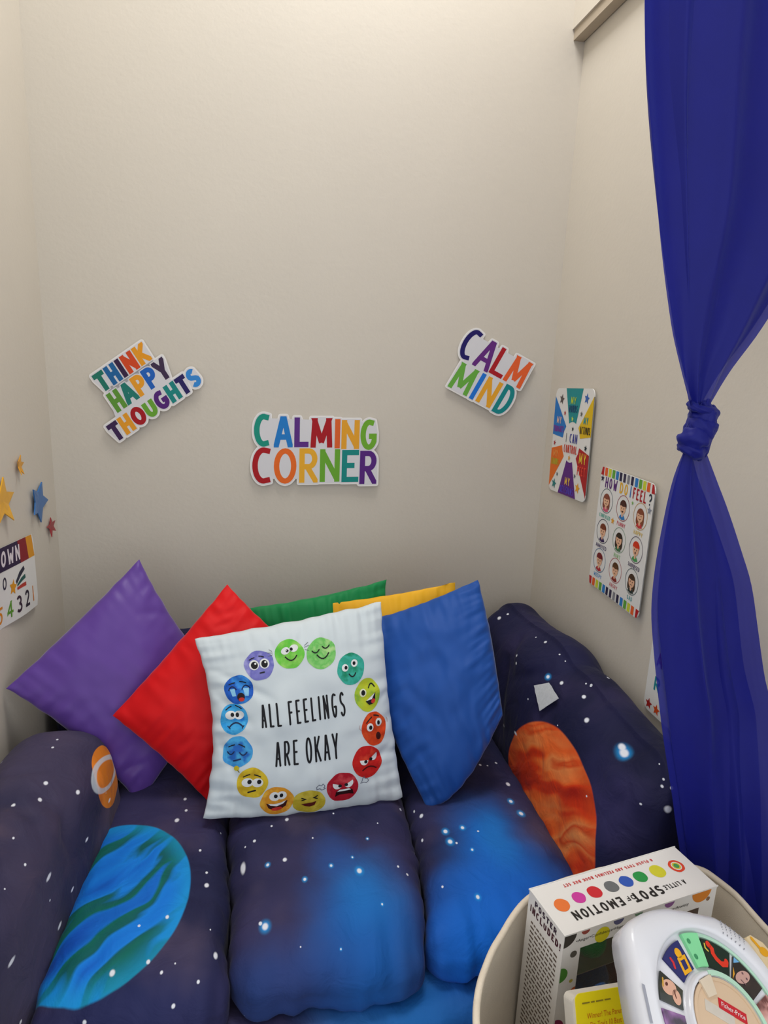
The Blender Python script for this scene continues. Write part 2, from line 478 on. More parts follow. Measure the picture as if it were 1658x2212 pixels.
def nz(p, s, k=0.0): return noise.noise(Vector((p[0]*s[0]+k, p[1]*s[1]+k*.6, p[2]*s[2]-k)))
def crease(p, a, b, w, depth):
    """soft fold along the segment a-b (3D), fading at its ends"""
    a, b, p = Vector(a), Vector(b), Vector(p)
    ab = b-a; t = max(0.0, min(1.0, (p-a).dot(ab)/ab.length_squared))
    d = (p-(a+ab*t)).length/w
    if d > 3: return 0.0
    return -depth*math.exp(-d*d)*math.sin(PI*(.12+.76*t))

def lerp_table(tab, x):
    if x <= tab[0][0]: return tab[0][1]
    for (x0, y0), (x1, y1) in zip(tab, tab[1:]):
        if x <= x1:
            t = (x-x0)/(x1-x0); t = t*t*(3-2*t); return y0+(y1-y0)*t
    return tab[-1][1]

def smooth_table(tab, x):
    """the same look-up with continuous slope"""
    if x <= tab[0][0]: return tab[0][1]
    if x >= tab[-1][0]: return tab[-1][1]
    n = len(tab)
    sl = lambda i: (tab[min(n-1, i+1)][1]-tab[max(0, i-1)][1])/(tab[min(n-1, i+1)][0]-tab[max(0, i-1)][0])
    for i in range(n-1):
        if x <= tab[i+1][0]:
            h = tab[i+1][0]-tab[i][0]; t = (x-tab[i][0])/h
            return (2*t**3-3*t*t+1)*tab[i][1]+(t**3-2*t*t+t)*h*sl(i)+(3*t*t-2*t**3)*tab[i+1][1]+(t**3-t*t)*h*sl(i+1)

sofa = thing('sofa', 'low soft sofa in a dark blue galaxy-print cover, filling the corner', 'sofa', SOFA)
SEAM1 = [(.90, -.062), (1.10, -.072), (1.36, -.09), (1.80, -.10)]
SEAM2 = [(.90, .268), (1.00, .305), (1.12, .328), (1.25, .338), (1.45, .345), (1.80, .36)]
LEFTE = [(.90, -.40), (1.4, -.385), (1.8, -.38)]
RIGHTE = [(.90, .685), (1.2, .685), (1.6, .675), (1.8, .67)]
def seat(name, A, B, zt, yf, m, folds, seed, sag=0.0):
    lo, hi = (0.0, yf, .30), (.36, 1.76, zt)
    def shape(p):
        u = p.x/.36
        xa, xb = lerp_table(A, p.y)+.002, lerp_table(B, p.y)-.002
        z = p.z
        k = max(0.0, 1-(p.y-yf)/.20)
        z -= .035*k*k*(z-.30)/(zt-.30)
        return Vector((xa+(xb-xa)*u, p.y, z))
    def disp(p, d):
        xa, xb = lerp_table(A, p.y), lerp_table(B, p.y)
        u = (p.x-xa)/(xb-xa)*2-1
        up = max(0.0, d.z)
        f = up*(.018*(1-u*u) - sag*math.exp(-((p.y-1.3)/.22)**2))
        f += .0045*nz(p, (9, 5, 9), seed) + .0026*nz(p, (22, 10, 18), seed+5)
        e = abs(u)**4
        f += e*.008*nz(p, (6, 34, 10), seed+2)
        fr = max(0.0, 1-(p.y-yf)/.16)
        f += fr*.013*nz(p, (30, 5, 8), seed+8)
        for c in folds: f += crease(p, *c)
        return f
    V, F = soft_box(lo, hi, .052, .0095, shape, disp)
    return link_mesh(name, V, F, m, sofa, True, SOFA)
ST = dict(
    seatL=[((-0.193, 1.442, 0.446), 0.0039, (1, 1.3, 1), 0), ((-0.186, 1.402, 0.444), 0.0034, (1, 1.3, 1), 0), ((-0.203, 1.370, 0.444), 0.0052, (1, 1.3, 1), 0), ((-0.103, 1.345, 0.420), 0.0022, (1, 1.3, 1), 0), ((-0.142, 1.272, 0.440), 0.0029, (1, 1.3, 1), 0), ((-0.123, 1.209, 0.436), 0.0028, (1, 1.3, 1), 0), ((-0.120, 1.175, 0.436), 0.0048, (1, 1.3, 1), 0), ((-0.187, 1.100, 0.440), 0.0033, (1, 1.3, 1), 0), ((-0.092, 1.025, 0.416), 0.0051, (1, 1.3, 1), 0), ((-0.208, 1.014, 0.431), 0.0035, (1, 1.3, 1), 0), ((-0.266, 1.000, 0.431), 0.0048, (1, 1.3, 1), 0), ((-0.182, 0.992, 0.428), 0.0028, (1, 1.3, 1), 0), ((-0.118, 0.976, 0.416), 0.0028, (1, 1.3, 1), 0), ((-0.157, 0.948, 0.402), 0.0034, (1, 1.3, 1), 0), ((-0.161, 1.008, 0.427), 0.0016, (1, 1.3, 1), 0), ((-0.105, 1.073, 0.427), 0.0016, (1, 1.3, 1), 0), ((-0.300, 0.944, 0.396), 0.0035, (1, 1.3, 1), 0), ((-0.396, 0.987, 0.395), 0.0016, (1, 1.3, 1), 0)],
    armL=[((-0.443, 1.275, 0.629), 0.0045, (1, 1.3, 1), 0), ((-0.388, 1.292, 0.591), 0.0045, (1, 1.3, 1), 0), ((-0.466, 1.400, 0.632), 0.0029, (1, 1.3, 1), 0), ((-0.466, 1.433, 0.631), 0.0026, (1, 1.3, 1), 0), ((-0.442, 1.233, 0.621), 0.0044, (1, 1.3, 1), 0), ((-0.477, 1.197, 0.639), 0.0037, (1, 1.3, 1), 0), ((-0.447, 1.109, 0.635), 0.0022, (1, 1.3, 1), 0), ((-0.417, 1.071, 0.609), 0.0025, (1, 1.3, 1), 0), ((-0.393, 1.107, 0.548), 0.0045, (1, 2.4, 1), 0), ((-0.376, 1.175, 0.456), 0.0031, (1, 2.4, 1), 0), ((-0.390, 1.094, 0.509), 0.0020, (1, 1.3, 1), 0), ((-0.381, 1.106, 0.440), 0.0041, (1, 2.4, 1), 0), ((-0.407, 0.957, 0.523), 0.0046, (1, 2.4, 1), 0), ((-0.370, 1.266, 0.495), 0.0032, (1, 2.4, 1), 0), ((-0.352, 1.390, 0.495), 0.0034, (1, 2.4, 1), 0), ((-0.402, 0.955, 0.401), 0.0032, (1, 1.3, 1), 0), ((-0.489, 1.737, 0.465), 0.0027, (1, 1.3, 1), 0), ((-0.569, 1.392, 0.607), 0.0030, (1, 1.3, 1), 0)],
    seatM=[((0.047, 1.334, 0.451), 0.0044, (1, 1.3, 1), 0), ((-0.026, 1.284, 0.442), 0.0035, (1, 1.3, 1), 0), ((-0.046, 1.277, 0.434), 0.0022, (1, 1.3, 1), 0), ((-0.049, 1.220, 0.429), 0.0068, (1, 2.4, 1), 0), ((0.039, 1.209, 0.451), 0.0046, (1, 1.3, 1), 0), ((0.003, 1.205, 0.445), 0.0033, (1, 1.3, 1), 2.6), ((0.135, 1.177, 0.453), 0.0029, (1, 1.3, 1), 2.6), ((0.078, 1.148, 0.452), 0.0032, (1, 1.3, 1), 2.6), ((0.193, 1.160, 0.449), 0.0053, (1, 1.3, 1), 2.6), ((-0.002, 1.060, 0.434), 0.0059, (1, 1.3, 1), 2.6), ((-0.011, 1.068, 0.434), 0.0035, (1, 1.3, 1), 0), ((0.342, 1.258, 0.387), 0.0045, (1, 2.4, 1), 0), ((0.334, 1.165, 0.400), 0.0051, (1, 2.4, 1), 0), ((0.295, 1.150, 0.437), 0.0029, (1, 1.3, 1), 0), ((0.278, 1.167, 0.444), 0.0025, (1, 1.3, 1), 0), ((0.102, 1.264, 0.453), 0.0021, (1, 1.3, 1), 0), ((0.156, 1.342, 0.451), 0.0022, (1, 1.3, 1), 0), ((0.255, 1.300, 0.448), 0.0018, (1, 1.3, 1), 0), ((0.224, 1.253, 0.448), 0.0021, (1, 1.3, 1), 2.6), ((0.228, 1.077, 0.440), 0.0020, (1, 1.3, 1), 2.6), ((0.063, 1.010, 0.430), 0.0015, (1, 1.3, 1), 0), ((0.137, 0.998, 0.427), 0.0015, (1, 1.3, 1), 2.6), ((0.183, 1.198, 0.451), 0.0021, (1, 1.3, 1), 2.6), ((0.012, 1.320, 0.448), 0.0026, (1, 1.3, 1), 0)],
    seatR=[((0.358, 1.365, 0.420), 0.0032, (1, 1.3, 1), 0), ((0.367, 1.330, 0.434), 0.0054, (1, 1.3, 1), 0), ((0.355, 1.264, 0.421), 0.0035, (1, 1.3, 1), 0), ((0.406, 1.255, 0.447), 0.0048, (1, 1.3, 1), 2.6), ((0.408, 1.222, 0.447), 0.0052, (1, 1.3, 1), 2.6), ((0.447, 1.257, 0.452), 0.0040, (1, 1.3, 1), 2.6), ((0.596, 1.338, 0.448), 0.0038, (1, 1.3, 1), 2.6), ((0.421, 1.215, 0.448), 0.0026, (1, 1.3, 1), 0), ((0.449, 1.188, 0.450), 0.0026, (1, 1.3, 1), 2.6), ((0.426, 1.073, 0.437), 0.0037, (1, 1.3, 1), 2.6), ((0.362, 1.112, 0.433), 0.0025, (1, 1.3, 1), 0), ((0.613, 1.405, 0.447), 0.0055, (1, 1.3, 1), 0), ((0.565, 1.488, 0.451), 0.0036, (1, 1.3, 1), 0), ((0.613, 1.497, 0.447), 0.0036, (1, 1.3, 1), 0), ((0.584, 1.484, 0.450), 0.0026, (1, 1.3, 1), 0), ((0.595, 1.338, 0.448), 0.0043, (1, 1.3, 1), 2.6), ((0.605, 1.294, 0.446), 0.0052, (1, 1.3, 1), 2.6)],
    armR=[((0.729, 1.861, 0.713), 0.0063, (1, 1.3, 1), 0), ((0.700, 1.630, 0.695), 0.0042, (1, 1.3, 1), 0), ((0.692, 1.611, 0.681), 0.0041, (1, 1.3, 1), 0), ((0.761, 1.584, 0.755), 0.0046, (1, 1.3, 1), 0), ((0.756, 1.637, 0.746), 0.0026, (1, 1.3, 1), 0), ((0.764, 1.500, 0.758), 0.0025, (1, 1.3, 1), 0), ((0.767, 1.470, 0.753), 0.0019, (1, 1.3, 1), 0), ((0.734, 1.414, 0.722), 0.0052, (1, 1.3, 1), 0), ((0.747, 1.321, 0.734), 0.0050, (1, 1.3, 1), 0), ((0.725, 1.257, 0.711), 0.0062, (1, 1.3, 1), 0), ((0.745, 1.137, 0.717), 0.0076, (1, 1.3, 1), 0), ((0.744, 1.125, 0.711), 0.0092, (1, 1.3, 1), 2.6), ((0.760, 0.984, 0.680), 0.0072, (1, 1.3, 1), 0), ((0.758, 1.009, 0.713), 0.0028, (1, 1.3, 1), 0), ((0.771, 0.998, 0.716), 0.0032, (1, 1.3, 1), 0), ((0.763, 1.015, 0.724), 0.0024, (1, 1.3, 1), 0), ((0.722, 1.015, 0.672), 0.0024, (1, 1.3, 1), 0), ((0.683, 1.147, 0.596), 0.0022, (1, 1.3, 1), 0), ((0.721, 1.465, 0.713), 0.0049, (1, 1.3, 1), 2.6), ((0.655, 1.484, 0.542), 0.0040, (1, 2.4, 1), 0), ((0.657, 1.574, 0.511), 0.0037, (1, 2.4, 1), 0), ((0.692, 1.328, 0.657), 0.0018, (1, 1.3, 1), 0), ((0.767, 1.354, 0.750), 0.0023, (1, 1.3, 1), 0), ((0.769, 1.042, 0.739), 0.0016, (1, 1.3, 1), 0), ((0.753, 1.853, 0.729), 0.0040, (1, 1.3, 1), 0), ((0.680, 1.482, 0.642), 0.0025, (1, 1.3, 1), 0)],
)
BLUE = '1668c0'
seat('seat_cushion', LEFTE, SEAM1, .428, .935, galaxy('galaxy_print_planet', ST['seatL'], [((-.2, .9, .4), (.25, .2, .3), .35, '22306a')],
     [dict(c=(-.315, 1.165, .43), r=(.165, .208, .5), ang=.68, axis=(0, 0, 1), ws=5.0, warp=(.12, .08, .1), sc=(14.0, 2.6, 2.0),
           ramp=((.30, '0a2f9a'), (.38, '0f6fd8'), (.46, '1583e6'), (.50, '0d5f63'), (.57, '0b6a5c'), (.61, '1272d6'), (.78, '0d49b8')), rim='1aa0d8')], seed=1.1),
     [((-.10, .99, .43), (-.20, .93, .42), .012, .012), ((-.30, 1.30, .44), (-.12, 1.36, .44), .009, .006), ((-.28, 1.26, .44), (-.10, 1.27, .44), .008, .005),
      ((-.14, 1.02, .43), (-.20, .95, .42), .010, .010), ((-.22, 1.04, .44), (-.26, .94, .43), .012, .008), ((-.11, 1.15, .43), (-.17, 1.14, .44), .008, .006)], 3.0)
seat('seat_cushion', SEAM1, SEAM2, .434, .962, galaxy('galaxy_print_nebula', ST['seatM'],
     [((.20, 1.03, .42), (.16, .25, .4), .95, '1560b4'), ((.20, 1.12, .42), (.10, .13, .3), .5, '1c7ed0'), ((.05, .96, .38), (.22, .10, .3), .40, '1a4f9e'), ((.14, 1.22, .43), (.08, .10, .3), .45, '1f5cae')], seed=4.2),
     [((.19, 1.04, .44), (.22, .93, .42), .010, .010), ((.24, 1.03, .44), (.255, .93, .42), .009, .010), ((.15, 1.0, .44), (.17, .92, .42), .012, .007), ((.02, 1.02, .44), (.0, .92, .42), .015, .006)], 11.0)
seat('seat_cushion', SEAM2, RIGHTE, .434, .985, galaxy('galaxy_print_bright_nebula', ST['seatR'],
     [((.50, 1.16, .43), (.15, .28, .4), 1.0, '1668c4'), ((.50, .98, .41), (.26, .26, .4), 1.0, '0f62cc'), ((.52, 1.22, .43), (.08, .12, .3), .5, '1f7ed2'), ((.40, 1.0, .42), (.13, .2, .3), .6, '0d6fdc')], seed=7.7),
     [((.30, .97, .42), (.42, .93, .41), .011, .010), ((.36, 1.12, .44), (.42, 1.13, .44), .02, .006)], 17.0)

def arm_disp(seed, folds):
    def f(p, d):
        v = .010*nz(p, (4, 3.2, 4), seed) + .0055*nz(p, (11, 7, 11), seed+4) + .0022*nz(p, (26, 20, 26), seed+7)
        for c in folds: v += crease(p, *c)
        return v
    return f
# right arm: a high bolster along the right wall
def shapeR(p):
    z = p.z; k = max(0.0, (z-.42)/.34)
    x = p.x
    if x < .78: x += .075*k*k*(1 if x < .70 else (.78-x)/.08)          # the inner face leans back
    bump = .016*math.sin(p.y*9.0+.6) - .02*math.exp(-((p.y-1.43)/.06)**2)
    return Vector((x, p.y, z + bump*k))
V, F = soft_box((.655, .985, .05), (.882, 1.965, .762), .090, .0105, shapeR, arm_disp(23.0,
    [((.72, 1.42, .77), (.66, 1.62, .62), .018, .012), ((.80, 1.25, .78), (.68, 1.34, .70), .010, .008), ((.70, 1.70, .70), (.66, 1.58, .48), .022, .014),
     ((.74, 1.72, .76), (.68, 1.60, .62), .015, .010), ((.67, 1.08, .60), (.70, 1.02, .72), .016, .010), ((.76, 1.10, .78), (.70, 1.15, .60), .02, .010)]))
armR = link_mesh('armrest', V, F, galaxy('galaxy_print_orange_planet', ST['armR'], [((.68, 1.08, .62), (.14, .16, .14), .5, '3a3666')],
    [dict(c=(.66, 1.275, .455), r=(.5, .235, .205), axis=(1, 0, 0), ang=.55, ws=6.0, warp=(.05, .08, .08), sc=(2.0, 3.0, 15.0),
          ramp=((.28, 'a01c0a'), (.40, 'd83a10'), (.47, 'f06a2a'), (.55, 'f08a48'), (.60, 'd84a18'), (.72, 'f5a45a')), rim='e0501c')],
    base=('141636', '1f2046', '302b50'), seed=12.5), sofa, True, SOFA)
# left arm: lower and nearer the camera
def shapeL(p):
    k = max(0.0, (p.z-.36)/.28)
    x = p.x
    if x > -.48: x -= .035*k*k*(1 if x > -.42 else (x+.48)/.06)
    if p.x > -.5: x -= .065*min(1.0, max(0.0, (1.36-p.y)/.5))*min(1.0, (p.x+.5)/.1)
    return Vector((x, p.y, p.z + k*(.012*math.sin(p.y*8.0) - .02*max(0, (p.y-1.3)/.2)**2)))
V, F = soft_box((-.592, .60, .05), (-.345, 1.545, .648), .088, .0105, shapeL, arm_disp(31.0,
    [((-.44, 1.24, .64), (-.36, 1.20, .50), .020, .014), ((-.55, 1.22, .64), (-.42, 1.17, .63), .012, .010), ((-.56, 1.29, .64), (-.45, 1.31, .64), .010, .006),
     ((-.50, 1.05, .65), (-.40, 1.12, .60), .02, .008), ((-.58, 1.34, .63), (-.50, 1.10, .65), .015, .008), ((-.40, 1.30, .62), (-.35, 1.10, .50), .02, .008)]))
armL = link_mesh('armrest', V, F, galaxy('galaxy_print_ringed_planet', ST['armL'], [],
    [dict(c=(-.345, 1.425, .545), r=(.06, .085, .075), axis=(1, 0, 0), ang=.3, sc=(3.0, 12.0, 6.0), ramp=((.35, 'c86a1c'), (.5, 'e8892c'), (.65, 'd27a22')), ring=((-.345, 1.415, .548), (.5, .088, .034), .25))],
    base=('2c2c4a', '46405a', '5e5062'), seed=18.3), sofa, True, SOFA)
# care tag on the right arm
def tag_pt(a, b): return Vector((.6935, 1.470, .684))*(1-a)*(1-b) + Vector((.716, 1.432, .711))*a*(1-b) + Vector((.711, 1.362, .706))*a*b + Vector((.684, 1.402, .650))*(1-a)*b
TV = []; TF = []
for j in range(9):
    for i in range(9):
        q = tag_pt(i/8, j/8); w = .0012*noise.noise(Vector((i*.7, j*.7, 2)))
        TV.append(q + Vector((-.0070-w, 0, .0035)))
for j in range(8):
    for i in range(8): TF.append((j*9+i, j*9+i+1, j*9+i+10, j*9+i+9))
TV += [v + Vector((.0006, 0, -.0003)) for v in TV]; TF += [tuple(x+81 for x in f[::-1]) for f in TF[:]]
tg = link_mesh('care_tag', TV, TF, mat('tag_paper', 'c9cdd2', rough=.7, var=.12, scale=160), sofa, True, SOFA); tg['label'] = 'crumpled white paper tag on the right arm'
# backrest and base
V, F = soft_box((-.596, 1.735, .05), (.70, 1.990, .692), .10, .014, None, arm_disp(41.0, []))
link_mesh('backrest', V, F, galaxy('galaxy_print_back', [], [], base=('0c0e2a', '191a42', '242048'), seed=25.0), sofa, True, SOFA)
def base_disp(p, d):
    f = .004*nz(p, (6, 6, 6), 50)
    if p.y < 1.05: f += .011*nz(p, (9+6*p.z, 9, 34), 52) + .006*nz(p, (26, 20, 12), 57)
    return f
V, F = soft_box((-.40, .930, .004), (.68, 1.76, .312), .045, .011, None, base_disp)
link_mesh('base', V, F, galaxy('galaxy_print_skirt', [], [((.35, .92, .3), (.34, .3, .3), .9, '1a62b4'), ((.2, .92, .3), (.2, .3, .3), .5, '1f7ac8')], seed=33.0), sofa, True, SOFA)

# ------------------------------------------------------------------ pillows
def fabric(name, hexc, hex2, rough=.6, sheen=.25, spec=.3):
    m = bpy.data.materials.new(name); m.use_nodes = True
    t = m.node_tree; b = t.nodes['Principled BSDF']; L = t.links.new
    tc = N(t, 'ShaderNodeTexCoord')
    n1 = N(t, 'ShaderNodeTexNoise', i={'Scale': 7.0, 'Detail': 3.0}); L(tc.outputs['Object'], n1.inputs['Vector'])
    mx = N(t, 'ShaderNodeMix', data_type='RGBA'); mx.inputs[6].default_value = lin(hexc); mx.inputs[7].default_value = lin(hex2)
    L(n1.outputs['Fac'], mx.inputs[0]); L(mx.outputs[2], b.inputs['Base Color'])
    b.inputs['Roughness'].default_value = rough; b.inputs['Specular IOR Level'].default_value = spec
    b.inputs['Sheen Weight'].default_value = sheen; b.inputs['Sheen Roughness'].default_value = .35
    n2 = N(t, 'ShaderNodeTexNoise', i={'Scale': 18.0, 'Detail': 3.0, 'Roughness': .5}); L(tc.outputs['Object'], n2.inputs['Vector'])
    n3 = N(t, 'ShaderNodeTexWave', i={'Scale': 420.0, 'Distortion': 1.5}); L(tc.outputs['Object'], n3.inputs['Vector'])
    ad = N(t, 'ShaderNodeMath', operation='MULTIPLY_ADD', i={1: .06}); L(n3.outputs['Fac'], ad.inputs[0]); L(n2.outputs['Fac'], ad.inputs[2])
    bp = N(t, 'ShaderNodeBump', i={'Strength': .16, 'Distance': .003}); L(ad.outputs[0], bp.inputs['Height']); L(bp.outputs[0], b.inputs['Normal'])
    return m

class Pillow:
    """square scatter pillow: four corner points (bottom left, bottom right, top right, top left), bowed seams, puffed faces, gathers and folds"""
    def __init__(s, corners, T, bow=(.1, .1, .1, .1), seed=0.0, gather=.005, folds=(), pw=.42, sag=0.0, gf=(9, 9), wav=.012):
        s.wav = wav; s.c = [Vector(c) for c in corners]; s.T = T; s.bow = bow; s.seed = seed; s.g = gather; s.folds = folds; s.pw = pw; s.sag = sag; s.gf = gf
        d1 = (s.c[1]-s.c[0])+(s.c[2]-s.c[3]); d2 = (s.c[3]-s.c[0])+(s.c[2]-s.c[1])
        s.n = d1.cross(d2).normalized()           # towards the viewer for this winding
        s.mid = sum(s.c, Vector())/4
    def base(s, u, v):
        l, r, b, t = s.bow
        U = u - (1-v*v)*(((1+u)/2)**2*r - ((1-u)/2)**2*l)
        W = v - (1-u*u)*(((1+v)/2)**2*t - ((1-v)/2)**2*b)
        U += s.wav*(abs(u)**6)*noise.noise(Vector((v*6+s.seed, u, s.seed)))
        W += s.wav*(abs(v)**6)*noise.noise(Vector((u*6+s.seed, v, s.seed+5)))
        a, c = (U+1)/2, (W+1)/2
        return s.c[0]*(1-a)*(1-c) + s.c[1]*a*(1-c) + s.c[2]*a*c + s.c[3]*(1-a)*c
    def height(s, u, v, side):
        q = max(0.0, (1-u*u)*(1-v*v))
        h = s.T*q**s.pw*(1 - .12*(u*u+v*v))*(1 + s.sag*(-v)*(1-abs(u)*.4))
        k = 1.0 if side > 0 else .6
        if s.g:
            e = s.seed + (0 if side > 0 else 40)
            mu = abs(u)**4*q**.25; mv = abs(v)**4*q**.25
            h += k*s.g*(mu*noise.noise(Vector((u*1.3+e, v*s.gf[0], e))) + mv*noise.noise(Vector((u*s.gf[1], v*1.3, e+7))))*1.6
            h += k*s.g*.9*q**.4*noise.noise(Vector((u*2.2+e, v*2.2, e+3)))
            h += k*s.g*.35*q**.3*noise.noise(Vector((u*6+e, v*5, e+13)))
        if side > 0:
            for (a, b, w, dep) in s.folds:
                abx, aby = b[0]-a[0], b[1]-a[1]
                tt = max(0.0, min(1.0, ((u-a[0])*abx+(v-a[1])*aby)/(abx*abx+aby*aby)))
                d = math.hypot(u-a[0]-abx*tt, v-a[1]-aby*tt)/w
                if d < 3: h -= dep*math.exp(-d*d)*math.sin(PI*(.1+.8*tt))*q**.2
        return h
    def point(s, u, v, side=1, off=0.0):
        return s.base(u, v) + s.n*(side*s.height(u, v, side) + off)
    def build(s, name, m, parent=None, n=96, origin=None):
        V = []; F = []; fr = {}; bk = {}
        co = [math.sin(PI/2*(2*i/n-1)) for i in range(n+1)]     # denser at the seams
        for j in range(n+1):
            for i in range(n+1):
                fr[(i, j)] = len(V); V.append(s.point(co[i], co[j], 1))
        for j in range(n+1):
            for i in range(n+1):
                if i in (0, n) or j in (0, n): bk[(i, j)] = fr[(i, j)]
                else: bk[(i, j)] = len(V); V.append(s.point(co[i], co[j], -1))
        for j in range(n):
            for i in range(n):
                F.append((fr[(i, j)], fr[(i+1, j)], fr[(i+1, j+1)], fr[(i, j+1)]))
                F.append((bk[(i, j)], bk[(i, j+1)], bk[(i+1, j+1)], bk[(i+1, j)]))
        return link_mesh(name, V, F, m, parent, True, origin if origin is not None else s.mid)

PC = {
    'white': [(-0.142, 1.348, 0.461), (0.332, 1.389, 0.445), (0.288, 1.556, 0.896), (-0.166, 1.489, 0.840)],
    'red': [(-0.141, 1.446, 0.433), (0.138, 1.580, 0.711), (-0.098, 1.629, 0.925), (-0.360, 1.497, 0.647)],
    'purple': [(-0.309, 1.493, 0.402), (-0.105, 1.672, 0.608), (-0.331, 1.746, 0.958), (-0.598, 1.524, 0.715)],
    'blue': [(0.392, 1.357, 0.427), (0.582, 1.407, 0.644), (0.555, 1.594, 0.937), (0.241, 1.646, 0.803)],
    'green': [(-0.044, 1.656, 0.401), (0.363, 1.662, 0.443), (0.331, 1.716, 0.900), (-0.108, 1.707, 0.822)],
    'yellow': [(0.160, 1.633, 0.445), (0.551, 1.609, 0.492), (0.516, 1.669, 0.904), (0.129, 1.691, 0.839)],
}
GP = 'scatter pillows along the sofa back'
pil = {}
def pillow(key, name, label, hexes, **kw):
    p = Pillow(PC[key], **kw); pil[key] = p
    return tag(p.build(name, fabric('pillow_cloth_'+key, *hexes)), label, 'pillow', GP)
pillow('green', 'scatter_pillow', 'plain green pillow at the back, left of the yellow one', ('0a8a4a', '0a7a42'), T=.05, bow=(.08, .08, .06, .05), seed=2.0, gather=.012, gf=(9, 14))
pillow('yellow', 'scatter_pillow', 'plain yellow pillow peeking out behind the blue and white ones', ('f2b824', 'e8aa1c'), T=.05, bow=(.05, .05, .05, .03), seed=5.0, pw=.6, gather=.010, gf=(9, 12))
pillow('purple', 'scatter_pillow', 'purple satin pillow standing on its corner against the left wall', ('64449c', '593b92', .40, .6), T=.066, bow=(.10, .08, .05, .02), seed=9.0, gather=.008,
       folds=[((.62, .55), (.98, .25), .05, .006), ((-.95, -.55), (-.55, -.75), .05, .006), ((-.25, -.5), (-.2, -.95), .05, .006)])
pillow('red', 'scatter_pillow', 'bright red pillow standing on its corner beside the purple one', ('e0060f', 'd0040c'), T=.066, bow=(.03, .05, .10, .02), seed=13.0, gather=.009,
       folds=[((.55, .9), (.9, .6), .05, .006), ((.5, .75), (.75, .55), .04, .005)])
pillow('blue', 'scatter_pillow', 'plain royal blue pillow leaning on the right arm', ('1b52a6', '184a9a'), T=.072, bow=(-.12, -.05, -.15, .05), seed=17.0, gather=.015, gf=(13, 8),
       folds=[((-.95, .35), (-.35, .30), .035, .004), ((-.95, .15), (-.45, .12), .03, .004), ((-.95, -.2), (-.5, -.1), .035, .004), ((.98, .1), (.5, .05), .035, .004), ((.98, -.2), (.45, -.1), .04, .005), ((-.9, -.45), (-.4, -.5), .035, .004)])

# white pillow with printed faces
WP = Pillow(PC['white'], T=.064, bow=(.13, .04, -.05, .02), seed=21.0, wav=.022, gather=.009, gf=(11, 14), pw=.36,
            folds=[((-.92, .62), (-.30, .20), .045, .007), ((-.95, .38), (-.55, -.05), .05, .006), ((-.35, .98), (-.15, .55), .045, .005), ((-.1, .98), (-.12, .6), .03, .005), ((.1, .98), (.0, .68), .03, .004), ((.25, .98), (.30, .7), .03, .004),
                   ((-.95, -.1), (-.72, -.6), .05, .006), ((.98, .1), (.8, -.02), .03, .004), ((.98, -.15), (.76, -.28), .035, .004), ((.98, -.4), (.7, -.55), .04, .005), ((-.9, -.75), (-.5, -.92), .06, .008)])
pil['white'] = WP
wroot = thing('scatter_pillow', 'white pillow with a ring of cartoon faces and black lettering', 'pillow', WP.mid, GP)
WP.build('pillow_cover', fabric('pillow_cloth_white', 'd4dee3', 'ccd7de', .7, .2), wroot, n=130, origin=WP.mid)
H = .2                                                        # print coordinates: 1 = half the pillow's width
def wframe(a, b, h=0.0): return WP.point(a, b, 1, .0006 + h)
def watercolour(name, h1, h2, h3):
    m = bpy.data.materials.new(name); m.use_nodes = True
    t = m.node_tree; b = t.nodes['Principled BSDF']; L = t.links.new
    tc = N(t, 'ShaderNodeTexCoord')
    n1 = N(t, 'ShaderNodeTexNoise', i={'Scale': 34.0, 'Detail': 3.0}); L(tc.outputs['Object'], n1.inputs['Vector'])
    cr = N(t, 'ShaderNodeValToRGB'); L(n1.outputs['Fac'], cr.inputs[0])
    e = cr.color_ramp.elements; e.new(.5)
    for q, (p, hx) in zip(e, ((.36, h1), (.50, h2), (.64, h3))): q.position = p; q.color = lin(hx)
    L(cr.outputs[0], b.inputs['Base Color']); b.inputs['Roughness'].default_value = .7; b.inputs['Specular IOR Level'].default_value = .2
    return m
BLK = ink('14141a'); WHT = ink('eceff0')
R0 = .158
def face(c, cols, feats, rx=1.0, ry=1.0, seed=0):
    """watercolour disc with features; feature coordinates are in disc radii"""
    pr = Print(wframe); pr.disc(c[0], c[1], R0*rx, R0*ry, n=36, rings=7, wob=.09, seed=seed)
    fo = pr.build('face_print', watercolour('watercolour_%d' % seed, *cols), wroot, WP.mid)
    X = lambda x, y: (c[0]+x*R0*rx, c[1]+y*R0*ry)
    for f in feats:
        k, colr, lev = f[0], f[1], f[2]
        pr = Print(wframe, .03); h = .0004+.0003*lev
        if k == 'd':
            x, y, a, b = f[3:7]; pr.disc(*X(x, y), a*R0, b*R0, rot=f[7] if len(f) > 7 else 0.0, h=h, n=18, rings=2)
        elif k == 'h':                       # half disc: x, y, a, b, start, end, rotation
            x, y, a, b, s, e, ro = f[3:10]; pr.disc(*X(x, y), a*R0, b*R0, rot=ro, h=h, n=18, rings=2, a0=s, a1=e)
        elif k == 's': pr.stroke([X(*p) for p in f[4]], f[3]*R0, h)
        elif k == 'p': pr.npoly([X(*p) for p in f[3]], h)
        pr.build('face_feature', ink(colr), fo, WP.mid)
K, WH, RD = '17171c', 'e6e9ea', 'c8342c'
def curve(x, y, w, sag, n=7): return [(x+w*(2*i/(n-1)-1), y+sag*(1-(2*i/(n-1)-1)**2)) for i in range(n)]
def brow(x, y, w, tilt): return ('s', K, 2, .07, [(x-w, y-tilt), (x, y+.02), (x+w, y+tilt)])
G = 'e6e9ea'
